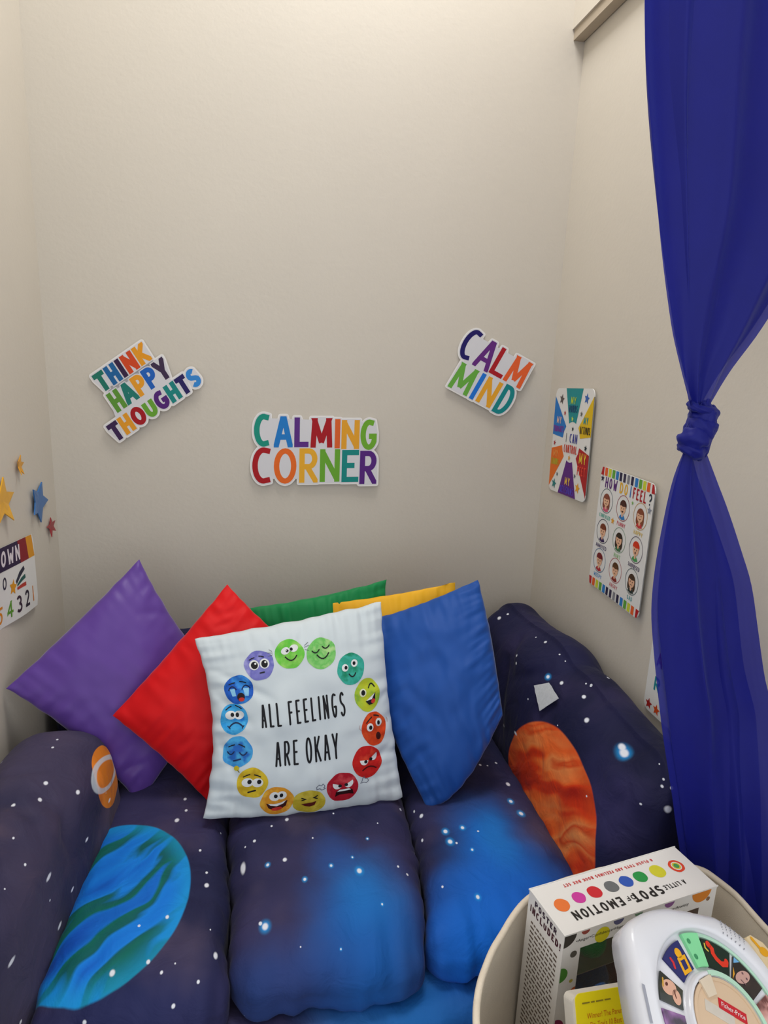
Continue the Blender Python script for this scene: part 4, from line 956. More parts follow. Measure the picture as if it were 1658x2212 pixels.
for i, (txt, tcol, rcol, kind, hair, shirt) in enumerate(KIDS):
    x = (.045, .133, .220)[i % 3]; z = (.2435, .160, .0785)[i//3]
    pr = Print(fr); pr.stroke(arc(x, z, .0325, .0325, 0, 360, 36), .0016, .0005, caps=False); pr.build('portrait_ring', ink(rcol), c2, o2)
    skin = 'eab896'
    def d(hx, nm, *sh):
        pr = Print(fr)
        for s in sh:
            if s[0] == 'd': pr.disc(x+s[1], z+s[2], s[3], s[4], h=s[5], n=20, a0=s[6] if len(s) > 6 else 0, a1=s[7] if len(s) > 7 else 360)
            else: pr.stroke([(x+p[0], z+p[1]) for p in s[1]], s[2], s[3])
        pr.build(nm, ink(hx), c2, o2)
    if kind == 'girl': d(hair, 'portrait_hair', ('d', 0, .001, .0185, .019, .0006), ('d', -.013, -.010, .006, .012, .0006), ('d', .013, -.010, .006, .012, .0006))
    else: d(hair, 'portrait_hair', ('d', 0, .008, .0165, .0135, .0006))
    d(shirt, 'portrait_shirt', ('d', 0, -.030, .015, .014, .0007, 15, 165))
    d(skin, 'portrait_face', ('d', 0, 0, .0145, .0145, .0009), ('s', [(0, -.012), (0, -.019)], .008, .0008))
    d(hair, 'portrait_fringe', ('d', 0, .0045, .0150, .0115, .0011, 12, 168))
    mouth = {'FUNNY': ('d', 0, -.0065, .005, .004, .0013, 180, 360), 'HAPPY': ('s', [(-.005, -.006), (0, -.008), (.005, -.006)], .0014, .0013), 'SURPRISED': ('d', 0, -.0075, .0028, .0034, .0013)}.get(txt, ('s', [(-.004, -.0085), (0, -.0068), (.004, -.0085)], .0014, .0013))
    if txt == 'HAPPY': d('3a2420', 'portrait_features', ('s', [(-.008, .0005), (-.0055, .002), (-.003, .0005)], .0013, .0013), ('s', [(.003, .0005), (.0055, .002), (.008, .0005)], .0013, .0013), mouth)
    else: d('3a2420', 'portrait_features', ('d', -.0055, .0, .0016, .0020, .0013), ('d', .0055, .0, .0016, .0020, .0013), mouth)
    pr = Print(fr); pr.text(txt, x, z-.0475, .0105, .0018, width=min(.058, .0085*len(txt)), h=.0005, center=True); pr.build('caption', ink(tcol), c2, o2)
# third card, mostly behind the curtain
fr = rframe(1.296, .716, .0, .004)
c3, o3 = card('wall_card', 'white card with red and teal capitals half hidden behind the blue curtain', fr, .262, .31, .02)
for txt, hx, x, z, wd in (('A', '8a1c30', .028, .120, .022), ('R', '2a8a96', .030, .060, .022)):
    pr = Print(fr); pr.text(txt, x, z, .034, .006, width=wd, h=.0005); pr.build('lettering', ink(hx), c3, o3)
for i in range(8):
    pr = Print(fr); pr.star(.020+i*.031, .018-.0*i, .014, .0005); pr.build('star_print', ink(('a82420', 'd8501c', 'e0c83a', '62a83e', '2a7cc8', '5c2a78', 'a82420', 'd8501c')[i]), c3, o3)

# ------------------------------------------------------------------ left wall: countdown poster and foam stars (a runs away from the viewer, b up)
def lframe(y, z, rot=0.0, lift=.003, curl=None):
    c, s = math.cos(rot), math.sin(rot)
    return lambda a, b, h=0.0: Vector((XL+lift+h+(curl(a, b) if curl else 0.0), y+a*c-b*s, z+a*s+b*c))
fr = lframe(1.345, .874, -.105, .004, lambda a, b: .010*(1-b/.19)*max(0, (a-.2)/.23)**2+.004*math.sin(a*24)*(1-b/.19))
o4 = fr(.21, 0)
c4 = thing('countdown_poster', 'white poster with a purple, red and yellow heading and counting numbers', 'poster', o4)
pr = Print(fr)
NX, NZ = 28, 8
P4 = {}
mb = MB()
for j in range(NZ+1):
    for i in range(NX+1):
        a, b = .43*i/NX, .19*j/NZ
        if i == NX and j in (0, NZ): a -= .008
        mb.v.append(tuple(fr(a, b, 0))); P4[(i, j)] = len(mb.v)-1
for j in range(NZ):
    for i in range(NX): mb.f.append((P4[(i, j)], P4[(i+1, j)], P4[(i+1, j+1)], P4[(i, j+1)]))
k = len(mb.v); mb.v += [(v[0]-.0008, v[1], v[2]) for v in mb.v[:k]]; mb.f += [tuple(x+k for x in f[::-1]) for f in mb.f[:]]
mb.build('poster_sheet', CARD, c4, True, o4)
def grid_patch(a0, a1, b0, b1, hx, skew=0.0, nm='heading_band'):
    pr = Print(fr); n = 8
    for i in range(n):
        x0, x1 = a0+(a1-a0)*i/n, a0+(a1-a0)*(i+1)/n
        pr.poly([(x0, b0), (x1, b0), (x1-skew, b1), (x0-skew, b1)], .0004)
    pr.build(nm, ink(hx), c4, o4)
grid_patch(.01, .345, .132, .1895, '2c1a42'); grid_patch(.330, .386, .132, .1895, '8a1524', .012); grid_patch(.386, .428, .132, .1895, 'e0981c', .012)
pr = Print(fr); pr.text('DOWN', .178, .142, .038, .0080, width=.150, h=.0007); pr.build('lettering', ink('e6dfe6'), c4, o4)
for ch, hx, a, b, w, hh, t in (('0', '2a2440', .222, .087, .020, .030, .0045), ('5', 'e08a1c', .190, .012, .026, .040, .006), ('4', '5f9a34', .240, .014, .030, .040, .006), ('3', '3a2238', .288, .014, .030, .042, .007),
                               ('2', '2a2034', .338, .016, .028, .042, .007), ('1', 'e0862a', .392, .018, .008, .040, .0055)):
    pr = Print(fr, .004); pr.glyph(ch, a, b, w, hh, t, .0006); pr.build('numeral', ink(hx), c4, o4) if pr.mb.f else None
pr = Print(fr); pr.star(.276, .083, .020, .0006, .2, .5); pr.build('star_print', ink('e09a20'), c4, o4)
for hx, P in (('2c2c40', [(.292, .094), (.315, .112), (.345, .122), (.350, .112), (.320, .100), (.296, .086)]), ('1f5a54', [(.298, .084), (.325, .096), (.350, .100), (.352, .090), (.325, .086), (.298, .079)]), ('b83a30', [(.296, .077), (.325, .080), (.352, .080), (.352, .070), (.325, .071), (.298, .071)])):
    pr = Print(fr); pr.npoly(P, .0006); pr.build('star_tail', ink(hx), c4, o4)
def foam_star(label, y, z, pts, hx, th, lift, bend):
    fr = lframe(y, z, 0.0, lift, bend)
    n = len(pts); mb = MB()
    ring = lambda h, k: [fr(p[0]*k, p[1]*k, h) for p in pts]
    A, B, C, Dd = ring(0, 1), ring(th, 1), ring(th*1.15, .5), ring(0, .5)
    mb.add(A+B+C+Dd+[fr(0, 0, th*1.2), fr(0, 0, 0)], [(i, (i+1) % n, n+(i+1) % n, n+i) for i in range(n)] + [(n+i, n+(i+1) % n, 2*n+(i+1) % n, 2*n+i) for i in range(n)] +
           [(2*n+i, 2*n+(i+1) % n, 4*n) for i in range(n)] + [(i, 3*n+i, 3*n+(i+1) % n, (i+1) % n) for i in range(n)] + [(3*n+i, 4*n+1, 3*n+(i+1) % n) for i in range(n)])
    o = mb.build('star_sticker', mat('star_foil_'+hx, hx, rough=.35, var=.08, scale=50, spec=.5), None, False, fr(0, 0, 0))
    return tag(o, label, 'sticker', 'star stickers on the left wall')
def star_pts(tips, inner):
    """tips in order around; notches pulled towards the centre"""
    out = []
    for p, q in zip(tips, tips[1:]+tips[:1]):
        out += [p, ((p[0]+q[0])/2*inner, (p[1]+q[1])/2*inner)]
    return out
foam_star('small gold foil star, topmost sticker on the left wall', 1.735, 1.208, star_pts([(.015, .023), (.033, .002), (.006, -.024), (-.027, -.020), (-.022, .013)], .55), 'd8981f', .002, .004, lambda a, b: .010*max(0, -a/.03)**2+.008*max(0, -b/.024)**2)
foam_star('large yellow star cut off by the left edge of the picture', 1.612, 1.143, star_pts([(.015, .055), (.071, .008), (.028, -.052), (-.045, -.040), (-.060, .022)], .58), 'e8ac28', .003, .004, lambda a, b: .010*max(0, -b/.05)**2)
foam_star('blue star between the yellow star and the corner of the wall', 1.852, 1.087, star_pts([(.034, .050), (.074, -.008), (.006, -.056), (-.068, -.018), (-.050, .046)], .62), '2a6cb0', .003, .004, lambda a, b: .007*max(0, -a/.06)**2)
foam_star('small dark red star nearest the corner of the left wall', 1.940, .999, star_pts([(-.002, .026), (.036, .008), (.024, -.020), (-.022, -.026), (-.038, .006)], .55), '9a1c28', .002, .004, lambda a, b: .006*max(0, -b/.026)**2)

# ------------------------------------------------------------------ canvas basket with toys, bottom right
def closed_spline(pts, n=10):
    out = []; m = len(pts)
    for i in range(m):
        p0, p1, p2, p3 = (Vector(pts[(i+k-1) % m]) for k in range(4))
        for j in range(n):
            t = j/n
            out.append(.5*((2*p1)+(p2-p0)*t+(2*p0-5*p1+4*p2-p3)*t*t+(3*p1-p0-3*p2+p3)*t**3))
    return out
RIM = closed_spline([(.266, .590), (.271, .655), (.298, .718), (.350, .784), (.420, .846), (.515, .880), (.620, .893), (.715, .889), (.765, .850), (.782, .750), (.780, .58), (.74, .43), (.62, .35), (.48, .34), (.35, .40), (.285, .50)], 8)
BC = Vector((.525, .62)); RZ = .645
CANVAS = mat('basket_canvas', 'd3c7b4', rough=.85, var=.06, scale=25, bump=.5, bscale=600, spec=.15, sheen=.2)
bas = thing('storage_basket', 'cream canvas storage basket holding toys, bottom right', 'basket', (BC.x, BC.y, 0))
def basket_ring(z, inset):
    k = .84+.16*(z/RZ)**.7
    R = []
    for i, p in enumerate(RIM):
        d = (p-BC); l = d.length
        q = BC + d*k - d/l*inset
        w = .006*noise.noise(Vector((q.x*9, q.y*9, z*6)))*(1-abs(2*z/RZ-1)**4)
        dz = .006*noise.noise(Vector((i*.22, 3.3, 0)))*(z/RZ)**4
        R.append((q.x+d.x/l*w, q.y+d.y/l*w, z+dz))
    return R
mb = MB(); zs = [0.0]+[RZ*i/14 for i in range(1, 15)]; nR = len(RIM)
prof = [(z, 0.0) for z in zs]+[(RZ+.003, .003)]+[(z, .006) for z in zs[::-1][:-1]]+[(.006, .006)]
for z, ins in prof: mb.v += basket_ring(z, ins)
for r in range(len(prof)-1):
    for i in range(nR): mb.f.append((r*nR+i, r*nR+(i+1) % nR, (r+1)*nR+(i+1) % nR, (r+1)*nR+i))
mb.f.append(tuple(range(nR))[::-1]); k = (len(prof)-1)*nR; mb.f.append(tuple(range(k, k+nR)))
mb.build('basket_wall', CANVAS, bas, True, (BC.x, BC.y, 0))
mb = MB(); rg = basket_ring(RZ, .003); nv = 8
for i, p in enumerate(rg):
    d = (Vector(p[:2])-BC).normalized()
    for j in range(nv):
        a = 2*PI*j/nv; r = .0052
        mb.v.append((p[0]+d.x*r*math.cos(a), p[1]+d.y*r*math.cos(a), p[2]+.002+r*1.1*math.sin(a)))
for i in range(nR):
    for j in range(nv): mb.f.append((i*nv+j, ((i+1) % nR)*nv+j, ((i+1) % nR)*nv+(j+1) % nv, i*nv+(j+1) % nv))
mb.build('rim_binding', mat('basket_binding', 'e6d9c6', rough=.8, scale=30, bump=.3, bscale=500), bas, True, (BC.x, BC.y, 0))
mb = MB(); f0, f1 = basket_ring(.34, .008), basket_ring(.355, .008)
mb.add(f0+f1, [tuple(range(nR))[::-1], tuple(range(nR, 2*nR))]+[(i, (i+1) % nR, nR+(i+1) % nR, nR+i) for i in range(nR)])
mb.build('inner_floor', CANVAS, bas, False, (BC.x, BC.y, 0))

# carton with a window
BE = Vector((.981, .194, 0)).normalized(); BD = Vector((-BE.y, BE.x, 0)); BF = Vector((.424, .723, .70)); BL_, BW, BH = .2936, .0898, .342
WHITEBOX = mat('carton_white', 'e6e3e0', rough=.38, var=.01, scale=30, spec=.4)
borg = BF + BE*BL_/2 + BD*BW/2 - Vector((0, 0, BH))
bx = thing('toy_carton', 'white window carton of plush toys with spot pictures on its lid', 'box', borg)
bp3 = lambda s, q, z: BF + BE*s + BD*q + Vector((0, 0, z))
mb = MB()
wx0, wx1, wz0, wz1, wd = .032, .262, -.300, -.032, .078
g = [bp3(s, q, z) for q in (0, BW) for z in (-BH, 0) for s in (0, BL_)]          # 0..3 front (bl, br, tl, tr), 4..7 back
w = [bp3(s, q, z) for q in (0, wd) for z in (wz0, wz1) for s in (wx0, wx1)]       # 8..15
mb.add(g+w, [(0, 1, 9, 8), (1, 3, 11, 9), (3, 2, 10, 11), (2, 0, 8, 10), (2, 3, 7, 6), (0, 4, 5, 1), (4, 6, 7, 5), (0, 2, 6, 4), (1, 5, 7, 3),
             (8, 9, 13, 12), (9, 11, 15, 13), (11, 10, 14, 15), (10, 8, 12, 14), (12, 13, 15, 14)])
mb.build('carton_body', WHITEBOX, bx, False, borg)
lid = MB()
for i in range(2):
    q0 = -.0012 if i == 0 else BW
    lid.add([bp3(-.001, q0, -.0015), bp3(BL_+.001, q0, -.0015), bp3(BL_+.001, q0+.0012, -.0015), bp3(-.001, q0+.0012, -.0015), bp3(-.001, q0, .001), bp3(BL_+.001, q0, .001), bp3(BL_+.001, q0+.0012, .001), bp3(-.001, q0+.0012, .001)],
            [(0, 3, 2, 1), (4, 5, 6, 7), (0, 1, 5, 4), (1, 2, 6, 5), (2, 3, 7, 6), (3, 0, 4, 7)])
lid.build('lid_edge', WHITEBOX, bx, False, borg)
def shelf(z0, z1, nm='inner_shelf'):
    s = MB(); P = [bp3(wx0, q, z) for q, z in ((.004, z0), (wd-.002, z0+.012), (wd-.002, z0+.014), (.004, z0+.002))]; Q = [p + BE*(wx1-wx0) + Vector((0, 0, z1-z0)) for p in P]
    s.add(P+Q, [(0, 1, 2, 3), (7, 6, 5, 4), (0, 4, 5, 1), (1, 5, 6, 2), (2, 6, 7, 3), (3, 7, 4, 0)]); s.build(nm, WHITEBOX, bx, False, borg)
shelf(-.088, -.086); shelf(-.19, -.188); shelf(-.275, -.275)
def plush(s, q, z, r, hx):
    bm = bmesh.new(); bmesh.ops.create_uvsphere(bm, u_segments=28, v_segments=18, radius=r)
    c = bp3(s, q, z)
    for v in bm.verts:
        v.co = v.co*(1+.03*noise.noise(v.co*40)); v.co.z *= .92; v.co += c - borg
    me = bpy.data.meshes.new('plush_ball'); bm.to_mesh(me); bm.free(); me.materials.append(mat('plush_'+hx, hx, rough=.95, var=.15, scale=90, bump=.8, bscale=500, sheen=.6, spec=.1))
    me.polygons.foreach_set('use_smooth', [True]*len(me.polygons))
    o = bpy.data.objects.new('plush_ball', me); COL.objects.link(o); o.parent = bx
for a in ((.074, .030, -.059, .0265, '3fc070'), (.078, .033, -.128, .0365, '3f78cc'), (.142, .037, -.062, .0265, 'c8b820'), (.152, .037, -.142, .034, '8a2030'), (.22, .037, -.062, .0265, 'd06a20'), (.22, .037, -.142, .034, '6a6a6a'), (.076, .037, -.235, .034, 'b02858'), (.17, .037, -.235, .034, '2a8a4a')): plush(*a)
FILM = bpy.data.materials.new('window_film'); FILM.use_nodes = True
t = FILM.node_tree; gl = N(t, 'ShaderNodeBsdfGlossy', i={'Roughness': .08}); tp = N(t, 'ShaderNodeBsdfTransparent'); tp.inputs[0].default_value = (.95, .96, .96, 1)
fz = N(t, 'ShaderNodeFresnel', i={'IOR': 1.4}); mxs = N(t, 'ShaderNodeMixShader'); t.links.new(fz.outputs[0], mxs.inputs[0]); t.links.new(tp.outputs[0], mxs.inputs[1]); t.links.new(gl.outputs[0], mxs.inputs[2]); t.links.new(mxs.outputs[0], t.nodes['Material Output'].inputs['Surface'])
link_mesh('window_film', [bp3(wx0, .0008, wz0), bp3(wx1, .0008, wz0), bp3(wx1, .0008, wz1), bp3(wx0, .0008, wz1)], [(0, 1, 2, 3)], FILM, bx, False, borg)
ftop = plane_frame(BF, BE, BD, (0, 0, 1)); ffront = plane_frame(BF, BE, (0, 0, 1), -BD); fside = plane_frame(BF, BD, (0, 0, 1), -BE)
def bprint(fr, hx, nm, fn):
    pr = Print(fr); fn(pr); pr.build(nm, ink(hx), bx, borg)
X_, Y_ = (-1, 0), (0, -1)                                     # the lid's lettering faces the carton's back
UP = dict(ex=X_, ey=Y_)
bprint(ftop, '2a2624', 'lid_lettering', lambda p: p.text('A LITTLE', .2500, .0275, .0085, .0016, width=.043, h=.0004, **UP))
bprint(ftop, '2a2624', 'lid_lettering', lambda p: p.text('SPOT', .2025, .0315, .0175, .0036, width=.058, h=.0004, **UP))
bprint(ftop, '2a2624', 'lid_lettering', lambda p: p.text('OF', .1500, .0290, .0085, .0017, width=.017, h=.0004, **UP))
bprint(ftop, '2a2624', 'lid_lettering', lambda p: p.text('EMOTION', .1260, .0325, .0165, .0032, width=.092, h=.0004, **UP))
bprint(ftop, 'c83a3a', 'lid_lettering', lambda p: p.text('8 PLUSH TOYS AND FEELINGS BOOK BOX SET', .233, .0810, .0058, .0013, width=.178, h=.0004, **UP))
for hx, s, q, r in (('e87838', .030, .0475, .0125), ('cc3c9c', .064, .0515, .0112), ('cc2c34', .095, .0525, .0122), ('6c6e70', .128, .0530, .0118), ('3458b4', .158, .0540, .0118), ('2c9448', .187, .0545, .0118), ('d2cc34', .223, .0550, .0135), ('dc4a30', .262, .0540, .0135)):
    bprint(ftop, hx, 'spot_print', lambda p: p.disc(s, q, r, r*.95, h=.0003, n=26, wob=.06, seed=s*90))
bprint(ftop, 'e6e3e0', 'spot_print', lambda p: p.disc(.262, .054, .0088, h=.0004, n=20)); bprint(ftop, 'd8c23a', 'spot_print', lambda p: p.disc(.262, .054, .0072, h=.0005, n=20)); bprint(ftop, '4a9a58', 'spot_print', lambda p: p.disc(.262, .054, .0048, h=.0006, n=20))
# front panel: dots and the list of feelings
for hx, s, z, r, a0, a1 in (('3c3834', .001, -.002, .021, 270, 360), ('9a4a40', .038, -.0015, .0078, 180, 360), ('5a5a80', .098, -.0015, .010, 180, 360), ('6a8a70', .136, -.0015, .008, 180, 360), ('8a5a90', .196, -.0015, .010, 180, 360), ('d8822c', .262, -.0015, .020, 180, 360), ('d8cc20', .070, -.0205, .0135, 0, 360), ('e6d83a', .178, -.022, .006, 0, 360),
                         ('5a564e', .0205, -.039, .0060, 0, 360), ('4c8a34', .001, -.072, .0130, -90, 90), ('c8b84a', .022, -.088, .0032, 0, 360), ('c85a20', .0315, -.112, .0105, 90, 270), ('8a1a50', .002, -.170, .016, -90, 90), ('8a6a50', .278, -.020, .004, 0, 360)):
    bprint(ffront, hx, 'spot_print', lambda p: p.disc(s, z, r, h=.0003, n=22, a0=a0, a1=a1))
bprint(ffront, '2a2624', 'panel_lettering', lambda p: type_text(p, '\u2022Anger\u2022Confidence\u2022Happiness\u2022Peaceful\u2022Sadness\u2022Love\u2022Anxiety', .022, -.0195, .0074, width=.215, h=.0005))
# left end: poster notice
bprint(fside, '3a2a3c', 'panel_lettering', lambda p: p.text('POSTER', .073, -.0165, .0105, .0026, width=.056, h=.0003, ex=(-1, 0)))
bprint(fside, '4a2430', 'panel_lettering', lambda p: p.text('INCLUDED!', .083, -.0330, .0125, .0030, width=.078, h=.0003, ex=(-1, 0)))
def small_lines(p):
    rng = random.Random(4)
    for i in range(24):
        z = -.047-i*.0085; x = .078
        while x > .012:
            wl = rng.uniform(.004, .011); x1 = max(.010, x-wl)
            p.poly([(x, z), (x1, z), (x1, z-.0034), (x, z-.0034)], .0003); x = x1-.0022
bprint(fside, '6a5c54', 'fine_print', small_lines)

# yellow board book in front of the carton
ye = Vector((.985, .12, -.12)).normalized(); yu0 = Vector((0.02, .50, .87)); yn = ye.cross(yu0).normalized(); yu = yn.cross(ye).normalized()
YO = Vector((.410, .655, .676))
fy = plane_frame(YO, ye, yu, yn)                              # b runs down the cover as negative
yorg = fy(.09, -.11, -.02)
bk = thing('board_book', 'yellow board book with orange lettering stuck in the basket', 'book', yorg)
slab(fy, [(p[0], p[1]) for p in rounded_rect(0, .175, -.27, 0, .008)], -.0015, 0).build('front_cover', mat('book_cover_yellow', 'ecd818', rough=.35, var=.03, scale=20, spec=.4), bk, False, yorg)
slab(fy, [(p[0], p[1]) for p in rounded_rect(-.004, .173, -.269, -.003, .008)], -.022, -.0016).build('page_block', mat('book_pages', 'd6cfc4', rough=.7, scale=60), bk, False, yorg)
for i, (tx, x) in enumerate((('Winner! The Parents Best Book Award,', .016), ("Dr. Toy's 10 Best Socially Responsible", .020), ("Dr. Toy's 100 Best Educational", .024), ('Honorary Seal of Excellence', .028))):
    pr = Print(fy); type_text(pr, tx, x, -.030-.0105*i, .0092, h=.0004, width=.118-.008*i); pr.build('cover_lettering', ink('c86818'), bk, yorg)
pr = Print(fy)
for a, b in ((.010, .022), (.024, .030), (.032, .044), (.046, .056)): pr.poly([(a, -.0125), (b, -.0125), (b, -.0108), (a, -.0108)], .0004)
pr.build('cover_lettering', ink('8a7a28'), bk, yorg)

# white plastic picture wheel
TC = Vector((.566, .556, .709)); TN = Vector((.330, -.452, .829)).normalized(); TE = Vector((.807, .591, 0)).normalized(); TU = TN.cross(TE).normalized()
ft = plane_frame(TC, TE, TU, TN)
TOYW = mat('toy_white_plastic', 'dcdde4', rough=.25, var=.01, scale=20, spec=.5, coat=.2)
toy = thing('picture_wheel_toy', 'white plastic picture wheel toy with wedge-shaped photos lying on the basket', 'toy', TC)
def lathe(fr, prof, n, shape=None):
    """prof: (radius, height); shape(angle) scales the radius at the outer rings"""
    mb = MB()
    for r, h, k in prof:
        for i in range(n):
            a = 2*PI*i/n; s = 1+(shape(a)-1)*k if shape else 1
            mb.v.append(tuple(fr(r*s*math.cos(a), r*s*math.sin(a), h)))
    for j in range(len(prof)-1):
        for i in range(n): mb.f.append((j*n+i, j*n+(i+1) % n, (j+1)*n+(i+1) % n, (j+1)*n+i))
    mb.f.append(tuple(range(n))[::-1]); mb.f.append(tuple(range((len(prof)-1)*n, len(prof)*n)))
    return mb
OUTL = [(-180, .136), (-150, .142), (-120, .146), (-90, .142), (-60, .146), (-30, .146), (0, .148), (15, .144), (32, .142), (40, .137), (48, .1345), (60, .1355), (75, .142), (90, .1500), (98, .156), (103, .1565), (109, .150), (117, .1405), (130, .136), (143, .1355), (160, .1355), (180, .136)]
def octo(a):                                                   # one squared-off corner, otherwise nearly round
    d = (math.degrees(a)+180) % 360-180
    for (x0, y0), (x1, y1) in zip(OUTL, OUTL[1:]):
        if d <= x1: return (y0+(y1-y0)*(d-x0)/(x1-x0))/.139
    return 1.0
lathe(ft, [(.128, -.040, 1), (.136, -.040, 1), (.140, -.012, 1), (.139, -.003, 1), (.133, .003, 1), (.121, .006, .8), (.113, .0055, .2), (.1115, .0035, 0), (.110, -.003, 0), (.1085, -.0045, 0), (.0665, -.0045, 0), (.064, -.001, 0), (.0625, .004, 0), (.0585, .004, 0), (.0570, .001, 0), (.0560, -.002, 0)], 120, octo).build('body_shell', TOYW, toy, True, TC)
# pale green crescent lining the right-hand groove, beige hub
def ring_sector(r0, r1, a0, a1, h0, h1, n=18):
    mb = MB(); P = []
    for i in range(n+1):
        a = math.radians(a0+(a1-a0)*i/n); P.append((a,))
    for a, in P:
        for r, h in ((r0, h0), (r1, h0), (r1, h1), (r0, h1)): mb.v.append(tuple(ft(r*math.cos(a), r*math.sin(a), h)))
    for i in range(n):
        for j in range(4): mb.f.append((i*4+j, i*4+(j+1) % 4, (i+1)*4+(j+1) % 4, (i+1)*4+j))
    mb.f.append((0, 3, 2, 1)); k = n*4; mb.f.append((k, k+1, k+2, k+3)); return mb
MINT = mat('toy_mint_plastic', 'b4dcc4', rough=.3, scale=20, spec=.5)
ring_sector(.1045, .1088, -60, 52, -.0045, -.0015).build('green_track', MINT, toy, False, TC)
ring_sector(.0575, .0635, -70, 62, .0035, .0052).build('green_track', MINT, toy, False, TC)
ring_sector(.0685, .1075, 52.5, 69, -.0044, .0005).build('green_door', mat('toy_green_plastic', '86dca0', rough=.3, scale=20, spec=.5), toy, False, TC)
for r in (.080, .098):
    a = math.radians(65); pr = Print(ft); pr.disc(r*math.cos(a), r*math.sin(a), .0032, h=.0008, n=14); pr.build('screw_hole', ink('3f8f60'), toy, TC)
TAN = mat('toy_beige_plastic', 'd2b698', rough=.45, var=.02, scale=60, spec=.35)
lathe(ft, [(.0555, -.003, 0), (.0555, .0010, 0), (.0535, .0022, 0)], 64).build('hub_disc', TAN, toy, False, TC)
lathe(lambda a, b, h: ft(a, b, h), [(.0560, .0005, 0), (.0560, .0032, 0), (.0520, .0034, 0), (.0515, .0018, 0)], 64).build('hub_rim', TAN, toy, False, TC)
def arrow():
    mb = slab(ft, [(.006, .058), (.000, .040), (.016, .034), (.030, .051)], .0020, .0052); return mb
arrow().build('pointer', mat('toy_cream_plastic', 'd8c8b2', rough=.4, scale=20), toy, False, TC)
ra = math.radians(-58); rx = (math.cos(ra), math.sin(ra)); ry = (-rx[1], rx[0])
P = [(.006+rx[0]*a+ry[0]*b, .024+rx[1]*a+ry[1]*b) for a, b in ((0, 0), (.042, 0), (.042, .012), (0, .012))]
slab(ft, P, .0022, .0030).build('brand_badge', ink('c01c28'), toy, False, TC)
pr = Print(ft); type_text(pr, 'Fisher-Price', .006+rx[0]*.003+ry[0]*.0035, .024+rx[1]*.003+ry[1]*.0035, .008, width=.036, h=.0034, ex=rx, ey=ry); pr.build('badge_lettering', ink('efe6e4'), toy, TC)
P = [(-.016+rx[0]*a+ry[0]*b, .036+rx[1]*a+ry[1]*b) for a, b in ((0, 0), (.044, 0), (.044, .013), (0, .013))]
slab(ft, P, .0022, .0026).build('sticker', mat('toy_clear_label', 'c9c0b4', rough=.2, scale=80), toy, False, TC)
# wedge photos
def blob_material(name, cols, scale=46.0, seed=0.0):
    m = bpy.data.materials.new(name); m.use_nodes = True
    t = m.node_tree; b = t.nodes['Principled BSDF']; L = t.links.new
    tc = N(t, 'ShaderNodeTexCoord'); mp = N(t, 'ShaderNodeMapping'); mp.inputs[1].default_value = (seed, seed*.3, 0); L(tc.outputs['Object'], mp.inputs[0])
    n1 = N(t, 'ShaderNodeTexNoise', i={'Scale': scale, 'Detail': 2.5, 'Distortion': .6}); L(mp.outputs[0], n1.inputs['Vector'])
    cr = N(t, 'ShaderNodeValToRGB'); L(n1.outputs['Fac'], cr.inputs[0]); e = cr.color_ramp.elements
    while len(e) < len(cols): e.new(.5)
    for q, (p, hx) in zip(e, cols): q.position = p; q.color = lin(hx)
    L(cr.outputs[0], b.inputs['Base Color']); b.inputs['Roughness'].default_value = .22; b.inputs['Coat Weight'].default_value = .3
    return m
def wedge_photo(a0, a1, m):
    mb = ring_sector(.0690, .1030, a0, a1, -.0044, -.0022, 12); mb.build('wedge_photo', m, toy, False, TC)
PH = -.0019
def pol(r, a): return (r*math.cos(math.radians(a)), r*math.sin(math.radians(a)))
wedge_photo(74, 99, ink('2a2c66')); wedge_photo(22.5, 49.5, ink('14281c'))
wedge_photo(109, 128, blob_material('photo_dark_green', ((.40, '121a12'), (.52, '1c2418'), (.62, '30301e')), 30))
wedge_photo(-7, 19.5, blob_material('photo_black', ((.40, '140e10'), (.6, '241a1a'), (.7, '3a2a24')), 30, 2.0))
wedge_photo(133, 158, blob_material('photo_purple', ((.38, '2a1a30'), (.5, '7a4a86'), (.62, 'a878b0')), 40, 4.0))
wedge_photo(-38, -11, blob_material('photo_pink', ((.38, '6a3a38'), (.5, 'c89088'), (.62, 'e0b4ac')), 40, 6.0))
wedge_photo(163, 188, ink('5a3a2a')); wedge_photo(192, 217, ink('2a4a6a')); wedge_photo(221, 246, ink('6a5a2a')); wedge_photo(250, 275, ink('3a2a4a')); wedge_photo(279, 304, ink('7a3a3a')); wedge_photo(308, 319, ink('2a5a4a'))
def tprint(hx, nm, fn):
    pr = Print(ft, .004); fn(pr); pr.build(nm, ink(hx), toy, TC)
# simple figures on the wedges: a yellow paper doll, a red swirl, faces
def doll(p):
    c = pol(.092, 82); p.disc(*c, .0058, h=PH, n=16)
    q = [pol(.087, 86), pol(.073, 90), pol(.071, 80), pol(.085, 77.5), pol(.087, 86)]; p.stroke(q, .0042, PH)
tprint('e8a81c', 'photo_figure', doll)
tprint('c82c34', 'photo_figure', lambda p: p.stroke([pol(.095, 93), pol(.090, 93.5), pol(.086, 96)], .0035, PH))
tprint('d8341c', 'photo_figure', lambda p: (p.stroke([pol(.098, 43), pol(.094, 40), pol(.088, 40), pol(.083, 37), pol(.080, 31), pol(.0835, 26.5), pol(.088, 26)], .0066, PH), p.disc(*pol(.098, 43), .0042, h=PH, n=14)))
tprint('d8c04a', 'photo_figure', lambda p: p.stroke([pol(.097, 47), pol(.092, 47.5), pol(.089, 45)], .0022, PH+.0001))
SK1 = 'd8a890'; SK2 = 'c49a90'
tprint(SK1, 'photo_figure', lambda p: (p.disc(*pol(.089, 116), .0115, .0085, rot=math.radians(150), h=PH, n=20), p.disc(*pol(.078, 120), .0085, .0065, rot=.6, h=PH, n=18)))
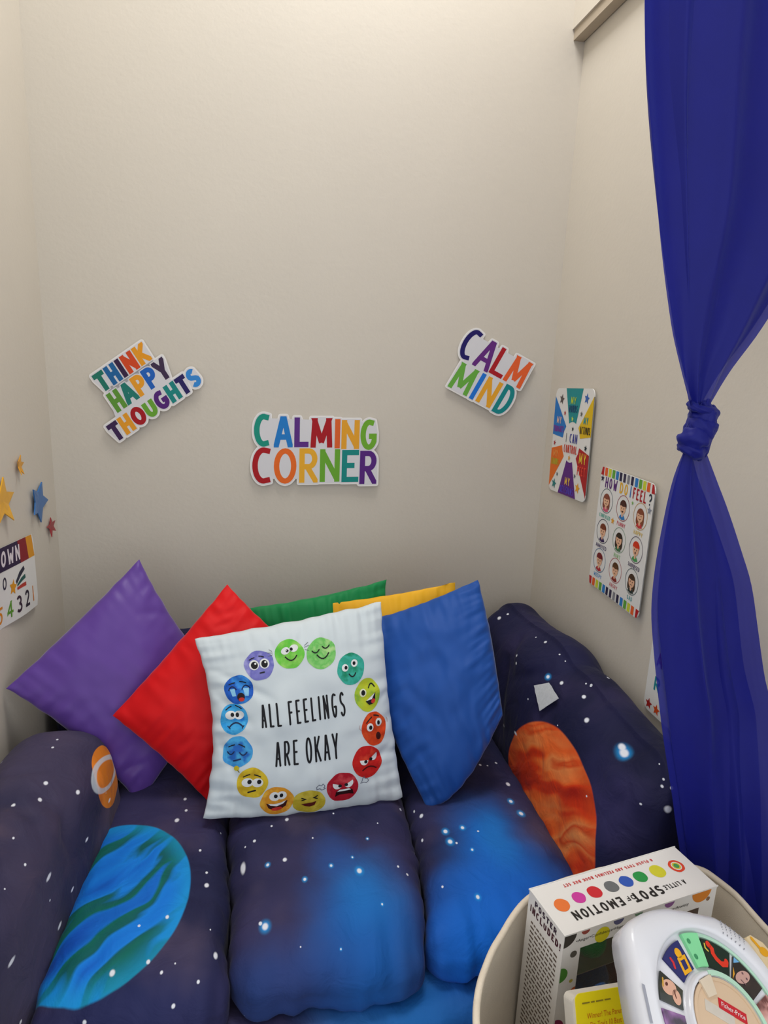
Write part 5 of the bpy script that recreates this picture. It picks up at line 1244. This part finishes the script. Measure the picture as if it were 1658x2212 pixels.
tprint('5a2a24', 'photo_figure', lambda p: (p.disc(*pol(.093, 115), .0026, .0018, h=PH+.0002, n=12), p.stroke([pol(.082, 116), pol(.079, 121)], .0014, PH+.0002)))
tprint('c89a3a', 'photo_figure', lambda p: p.stroke([pol(.098, 118), pol(.099, 113)], .0024, PH+.0001))
tprint(SK2, 'photo_figure', lambda p: p.disc(*pol(.086, 9), .0150, .0068, rot=math.radians(-20), h=PH, n=22))
tprint('6a4a52', 'photo_figure', lambda p: (p.disc(*pol(.091, 10), .0016, h=PH+.0002, n=10), p.disc(*pol(.0895, 5.5), .0016, h=PH+.0002, n=10), p.stroke([pol(.080, 5), pol(.080, 10)], .0014, PH+.0002)))
tprint('6aa8d8', 'photo_figure', lambda p: p.npoly([pol(.1025, 19), pol(.1025, 14), pol(.097, 17), pol(.094, 19)], PH)); tprint('d89a28', 'photo_figure', lambda p: p.npoly([pol(.088, 19), pol(.080, 17), pol(.070, 19)], PH))
# speaker slots, handle recess, printed side tab
for i in range(6):
    for j in range(5):
        a = 31-i*3.2; r = .118+j*.0042
        p0, p1 = pol(r, a), pol(r+.0025, a-.5)
        pr = Print(ft); pr.stroke([p0, p1], .0011, .0064-.0006*j); pr.build('speaker_slot', ink('8a8c96'), toy, TC)
pr = Print(ft); pr.npoly([pol(.1345, 126), pol(.1300, 126), pol(.1285, 143), pol(.1330, 143)], .0036); pr.build('handle_recess', ink('9a9ca8'), toy, TC)
tb = [pol(.141, 14), pol(.150, 12), pol(.158, 5), pol(.160, -8), pol(.155, -20), pol(.140, -24), pol(.128, -8)]
slab(ft, tb, -.006, .0062).build('picture_tab', mat('toy_tab_cream', 'e0c9a0', rough=.3, scale=20), toy, False, TC)
tprint('e0a01c', 'photo_figure', lambda p: (p.disc(*pol(.146, 3), .0085, .006, rot=-.6, h=.0066, n=18), p.stroke([pol(.146, 11), pol(.1445, 6)], .005, .0067)))
tprint('e08a1c', 'photo_figure', lambda p: p.disc(*pol(.145, -6), .008, .006, rot=-.5, h=.0066, n=18)); tprint('2c5cb0', 'photo_figure', lambda p: p.disc(*pol(.142, -11), .0045, h=.0069, n=16))
